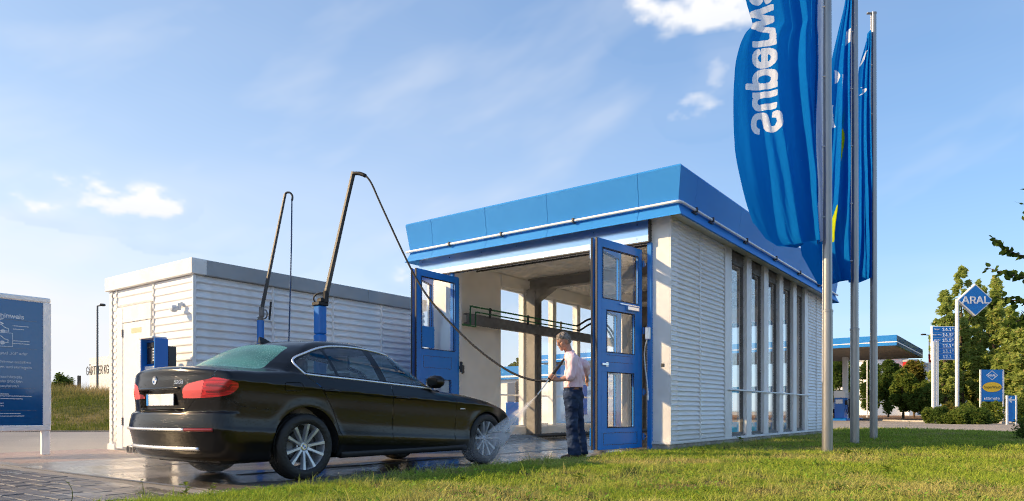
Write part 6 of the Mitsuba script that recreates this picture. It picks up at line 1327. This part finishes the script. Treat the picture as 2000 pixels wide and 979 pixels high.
for i, (nm, num, sup) in enumerate(rows):
    y = (26.5 - i * 10.6) * s
    part(pb, 'row_panel', xf(box(-21 * s, 21 * s, y - 5.0 * s, y + 5.0 * s, .002, .02, .004), M), 'm_sign_blue' if i < 5 else 'm_sign_blue')
    part(pb, 'price', xf(cat(ctext(num, 6.0 * s, .021, x=6.5 * s, y=y), *([ctext(sup, 3.6 * s, .021, x=17.5 * s, y=y + 1.3 * s)] if sup else [])), M), 'm_lcd_white')
    part(pb, 'fuel_name', xf(ctext(nm, 2.4 * s, .021, bold=False, x=-13 * s, y=y + .5 * s), M), 'm_sign_white')
po = thing('poster_panel', 'blue advertising panel with a yellow oval and small white diamond', 'advertising panel'); Y = 43.0; s = Y / 1370; M = board(1937.5, 753.5, Y)
for q in (-1, 1): part(po, 'post', xf(box(q * 22.2 * s - .035, q * 22.2 * s + .035, -70 * s, 31 * s, -.06, .03), M), 'm_white_paint')
part(po, 'panel', xf(box(-21 * s, 21 * s, -31 * s, 31 * s, -.04, .02, .004), M), 'm_sign_blue')
ell = affinity.scale(Point(0, 0).buffer(1, 24), 18.5 * s, 9.5 * s)
part(po, 'oval_rim', xf(mv(extr(affinity.scale(ell, 1.06, 1.1), .004), 0, -3 * s, .021), M), 'm_sign_navy'); part(po, 'oval', xf(mv(extr(ell, .008), 0, -3 * s, .021), M), 'm_sign_yellow')
part(po, 'oval_lettering', xf(ctext('SuperWash', 4.6 * s, .030, x=0, y=-3 * s, depth=.006, sx=.95), M), 'm_sign_navy' if False else plain('m_olive_ink', (.20, .16, .03), .5))
d1 = Polygon(dia(11.5 * s, 9.3 * s)); part(po, 'diamond', xf(mv(extr(d1.difference(affinity.scale(d1, .88, .88)), .006), 0, 20 * s, .021), M), 'm_sign_white'); part(po, 'lettering', xf(ctext('ARAL', 4.2 * s, .021, x=0, y=20 * s, depth=.006, sx=1.1), M), 'm_sign_white')
part(po, 'lettering', xf(ctext('ultimate', 5.2 * s, .021, bold=False, x=0, y=-25 * s, depth=.006, sx=1.15), M), 'm_sign_white')
aw = thing('arrow_sign', 'small blue direction sign with a white left arrow between white posts', 'sign'); Y = 36.9; s = Y / 1370; M = board(1975.7, 800, Y)
for q in (-1, 1): part(aw, 'post', xf(box(q * 8.6 * s - .04, q * 8.6 * s + .04, -30 * s, 27 * s, -.05, .05, .01), M), 'm_white_paint')
part(aw, 'panel', xf(cat(box(-7 * s, 7 * s, -24 * s, 26.5 * s, -.03, .03, .004)), M), 'm_sign_blue')
arw = LineString([(-5.5, 0), (6.5, 0)]).buffer(1.15, cap_style='flat').union(LineString([(-.5, 5), (-5.5, 0), (-.5, -5)]).buffer(1.2, cap_style='flat', join_style='mitre'))
part(aw, 'arrow', xf(mv(extr(affinity.scale(arw, s, s, origin=(0, 0)), .006), 0, 18.5 * s, .031), M), 'm_sign_white')

# street lamps, banner
def lamp_post(x, y, h, arm, label, b='m_steel_grey'):
    k = thing('street_lamp', label, 'street lamp'); part(k, 'pole', tube([(x, y, -.1), (x, y, h * .5), (x, y, h)], [.075, .06, .045], 8), b)
    part(k, 'arm', tube([(x, y, h), (x + arm * .55, y, h + .03)], .035, 6), b); part(k, 'lamp_head', box(min(x + arm * .45, x + arm), max(x + arm * .45, x + arm), y - .14, y + .14, h + .0, h + .13, .04), 'm_dark_steel')
lamp_post(at(190, 40), 40, zof(598, 40), .42, 'single grey street lamp standing on the left bank')
lamp_post(at(1815, 66), 66, zof(655, 66), -.75, 'street lamp standing left of the price board')
bn = thing('street_banner', 'narrow white banner with red top on a thin pole left of the price board', 'banner'); Y = 64.0
part(bn, 'pole', tube([(at(1822, Y), Y, 0), (at(1822, Y), Y, zof(672, Y))], .05, 6), 'm_white_paint')
zz_, xx_ = np.meshgrid(np.linspace(zof(745, Y), zof(692, Y), 14), np.linspace(at(1813.5, Y), at(1821, Y), 5), indexing='ij'); P = np.stack([xx_, Y + .05 * np.sin(zz_ * 2 + xx_ * 5), zz_], -1)
part(bn, 'cloth', grid_mesh(P), 'm_flag_white', smooth=True); part(bn, 'red_field', grid_mesh(P[9:] + [0, -.02, 0]), 'm_red', smooth=True)
# lettering strip on the banner, stacked letters
fw = solo('flag_mast', 'slim white mast standing behind the pumps', 'mast', tube([(at(1694, 70), 70, 0), (at(1694, 70), 70, zof(700, 70))], .06, 8), 'm_white_paint', smooth=True)

# ------------------------------------------------------------------ far buildings
def far_box(name, label, px0, px1, pyt, Y, dep, m, windows=None, roof=None):
    k = thing(name, label, 'building'); x0, x1 = at(px0, Y), at(px1, Y); zt = zof(pyt, Y)
    part(k, 'walls', box(x0, x1, Y, Y + dep, -.2, zt), m); part(k, 'roof_edge', box(x0 - .15, x1 + .15, Y - .15, Y + dep + .15, zt + .002, zt + .35), roof or 'm_grey_coping')
    for a, b, c, d in windows or (): part(k, 'window', box(at(a, Y), at(b, Y), Y - .06, Y + .05, zof(d, Y), zof(c, Y)), 'm_black_gloss')
    return k
plain('m_far_white', (.74, .74, .74), .6, .3, .1, .1); plain('m_far_grey', (.40, .42, .44), .6, .3, .1, .1)
far_box('industrial_hall', 'white industrial hall behind the bushes right of the canopy', 1712, 1772, 702, 130, 30, 'm_far_white', [(1722, 1730, 712, 722), (1735, 1743, 712, 722), (1748, 1756, 712, 722)])
k_ = far_box('industrial_hall', 'white building with a red band at the top seen above the yellowish tree', 1776, 1792, 706, 128, 30, 'm_far_white'); part(k_, 'red_band', box(at(1775.5, 128), at(1792.5, 128), 127.8, 158.2, zof(718, 128), zof(706.5, 128)), 'm_red')
far_box('industrial_hall', 'low grey warehouse left of the price board', 1792, 1830, 712, 150, 40, 'm_far_grey', [(1800, 1806, 735, 745), (1812, 1818, 735, 745)])
# company building and its name board on the left bank
cb = thing('company_board', 'white name board on posts with dark letters GARTNER KG on the bank', 'sign'); Y = 48.0; M = board(192, 727, Y, -.7); s = Y / 1370
zb0 = zof(770, Y)
part(cb, 'panel', xf(box(-46 * s, 60 * s, -41 * s, 29 * s, -.08, 0), M), 'm_far_white')
part(cb, 'lettering', xf(ctext('G\u00c4RTNER KG', 17 * s, .002, bold=False, x=-5 * s, y=4 * s, depth=.02, sx=.78), M), 'm_dark_steel')
solo('bank_post', 'dark upright post at the left end of the name board', 'post', box(at(152, 46), at(156.5, 46), 45.9, 46.1, .8, zof(734, 46), .02), 'm_dark_steel')
tree('bank_bush', 'dark bush behind the grass bank left of the name board', at(120, 46), 46, 1.6, zof(731, 46), 1.0, 'round', 5000, .09, G_DARK, 301, .05, nc=40, cl=.42, cat_='bush', zbase=1.2)
tree('bank_bush', 'small brownish bush right of the dark bush on the bank', at(141, 45), 45, 1.6, zof(752, 45), .5, 'round', 2200, .07, [(.10, .07, .03), (.20, .13, .05), (.2, .12, .05)], 302, .03, nc=24, cl=.42, cat_='bush', zbase=1.2)
# shop and vacuum point seen through the wash hall windows
sp_k = thing('station_shop', 'low white station shop with a blue roof band behind the wash hall', 'building')
def SP(name, m, b, parent=None): return part(parent or sp_k, name, m, b, UV)
su0, su1, sv0, sv1 = 35.2, 48.0, 23.1, 44.0
SP('walls', box(su0, su1, sv0, sv1, -.05, 2.70), 'm_white_paint'); SP('roof_band', box(su0 - .3, su1 + .3, sv0 - .3, sv1 + .3, 2.70, 3.50), 'm_blue_fascia'); SP('band_line', box(su0 - .32, su1, sv0 - .32, sv1 + .3, 2.82, 2.92), 'm_sign_white')
for i in range(3):
    v = sv0 + 12.0 + i * 3.2; k = SP('window', box(su0 - .03, su0 + .05, v, v + 2.1, .5, 2.4), 'm_black_gloss'); SP('frame', cat(box(su0 - .06, su0 - .031, v, v + .08, .5, 2.4), box(su0 - .06, su0 - .031, v + 2.02, v + 2.1, .5, 2.4)), 'm_white_paint', k)
for i in range(3):
    u = su0 + 1.5 + i * 4; k = SP('window', box(u, u + 2.6, sv0 - .03, sv0 + .05, .5, 2.4), 'm_blue_post'); SP('frame', box(u - .08, u + 2.68, sv0 - .026, sv0 + .04, 2.4, 2.48), 'm_white_paint', k)
vc = thing('vacuum_station', 'blue self service vacuum tower with grey hose seen through the hall windows', 'vacuum cleaner'); Y = 35.0
x0 = at(992, Y)
part(vc, 'cabinet', box(x0 - .1, x0 + .55, Y - .3, Y + .3, .0, 1.15, .03), 'm_blue_post'); part(vc, 'tower', box(x0 - .05, x0 + .35, Y - .2, Y + .2, 1.152, 2.15, .04), 'm_grey_coping'); part(vc, 'side_tower', box(x0 + .36, x0 + .62, Y - .15, Y + .15, 1.152, 2.2, .03), 'm_steel_grey')
part(vc, 'hose', tube(spline([(x0 + .5, Y - .1, 2.2), (x0 + .75, Y - .2, 2.1), (x0 + 1.0, Y - .3, 1.4), (x0 + 1.25, Y - .3, .6), (x0 + 1.1, Y - .4, .25), (x0 + .7, Y - .5, .2)], 30), .05, 8), 'm_steel_grey', smooth=True)
for i, (px, top, Y, hw) in enumerate(((1012, 700, 82, 10), (998, 706, 84, 8), (1070, 704, 86, 9))):
    tree('bushy_tree', ('small tree showing above the shop roof through the first hall window', 'lower small tree left of it above the shop roof', 'small tree above the shop roof seen in the second hall window')[i], at(px, Y), Y, zof(760, Y), zof(top, Y), hw / 1370 * Y * 1.2, 'round', 3000, .14, G_MID, 320 + i, .1, nc=30, cl=.42, group='bushes and young trees behind the pumps')
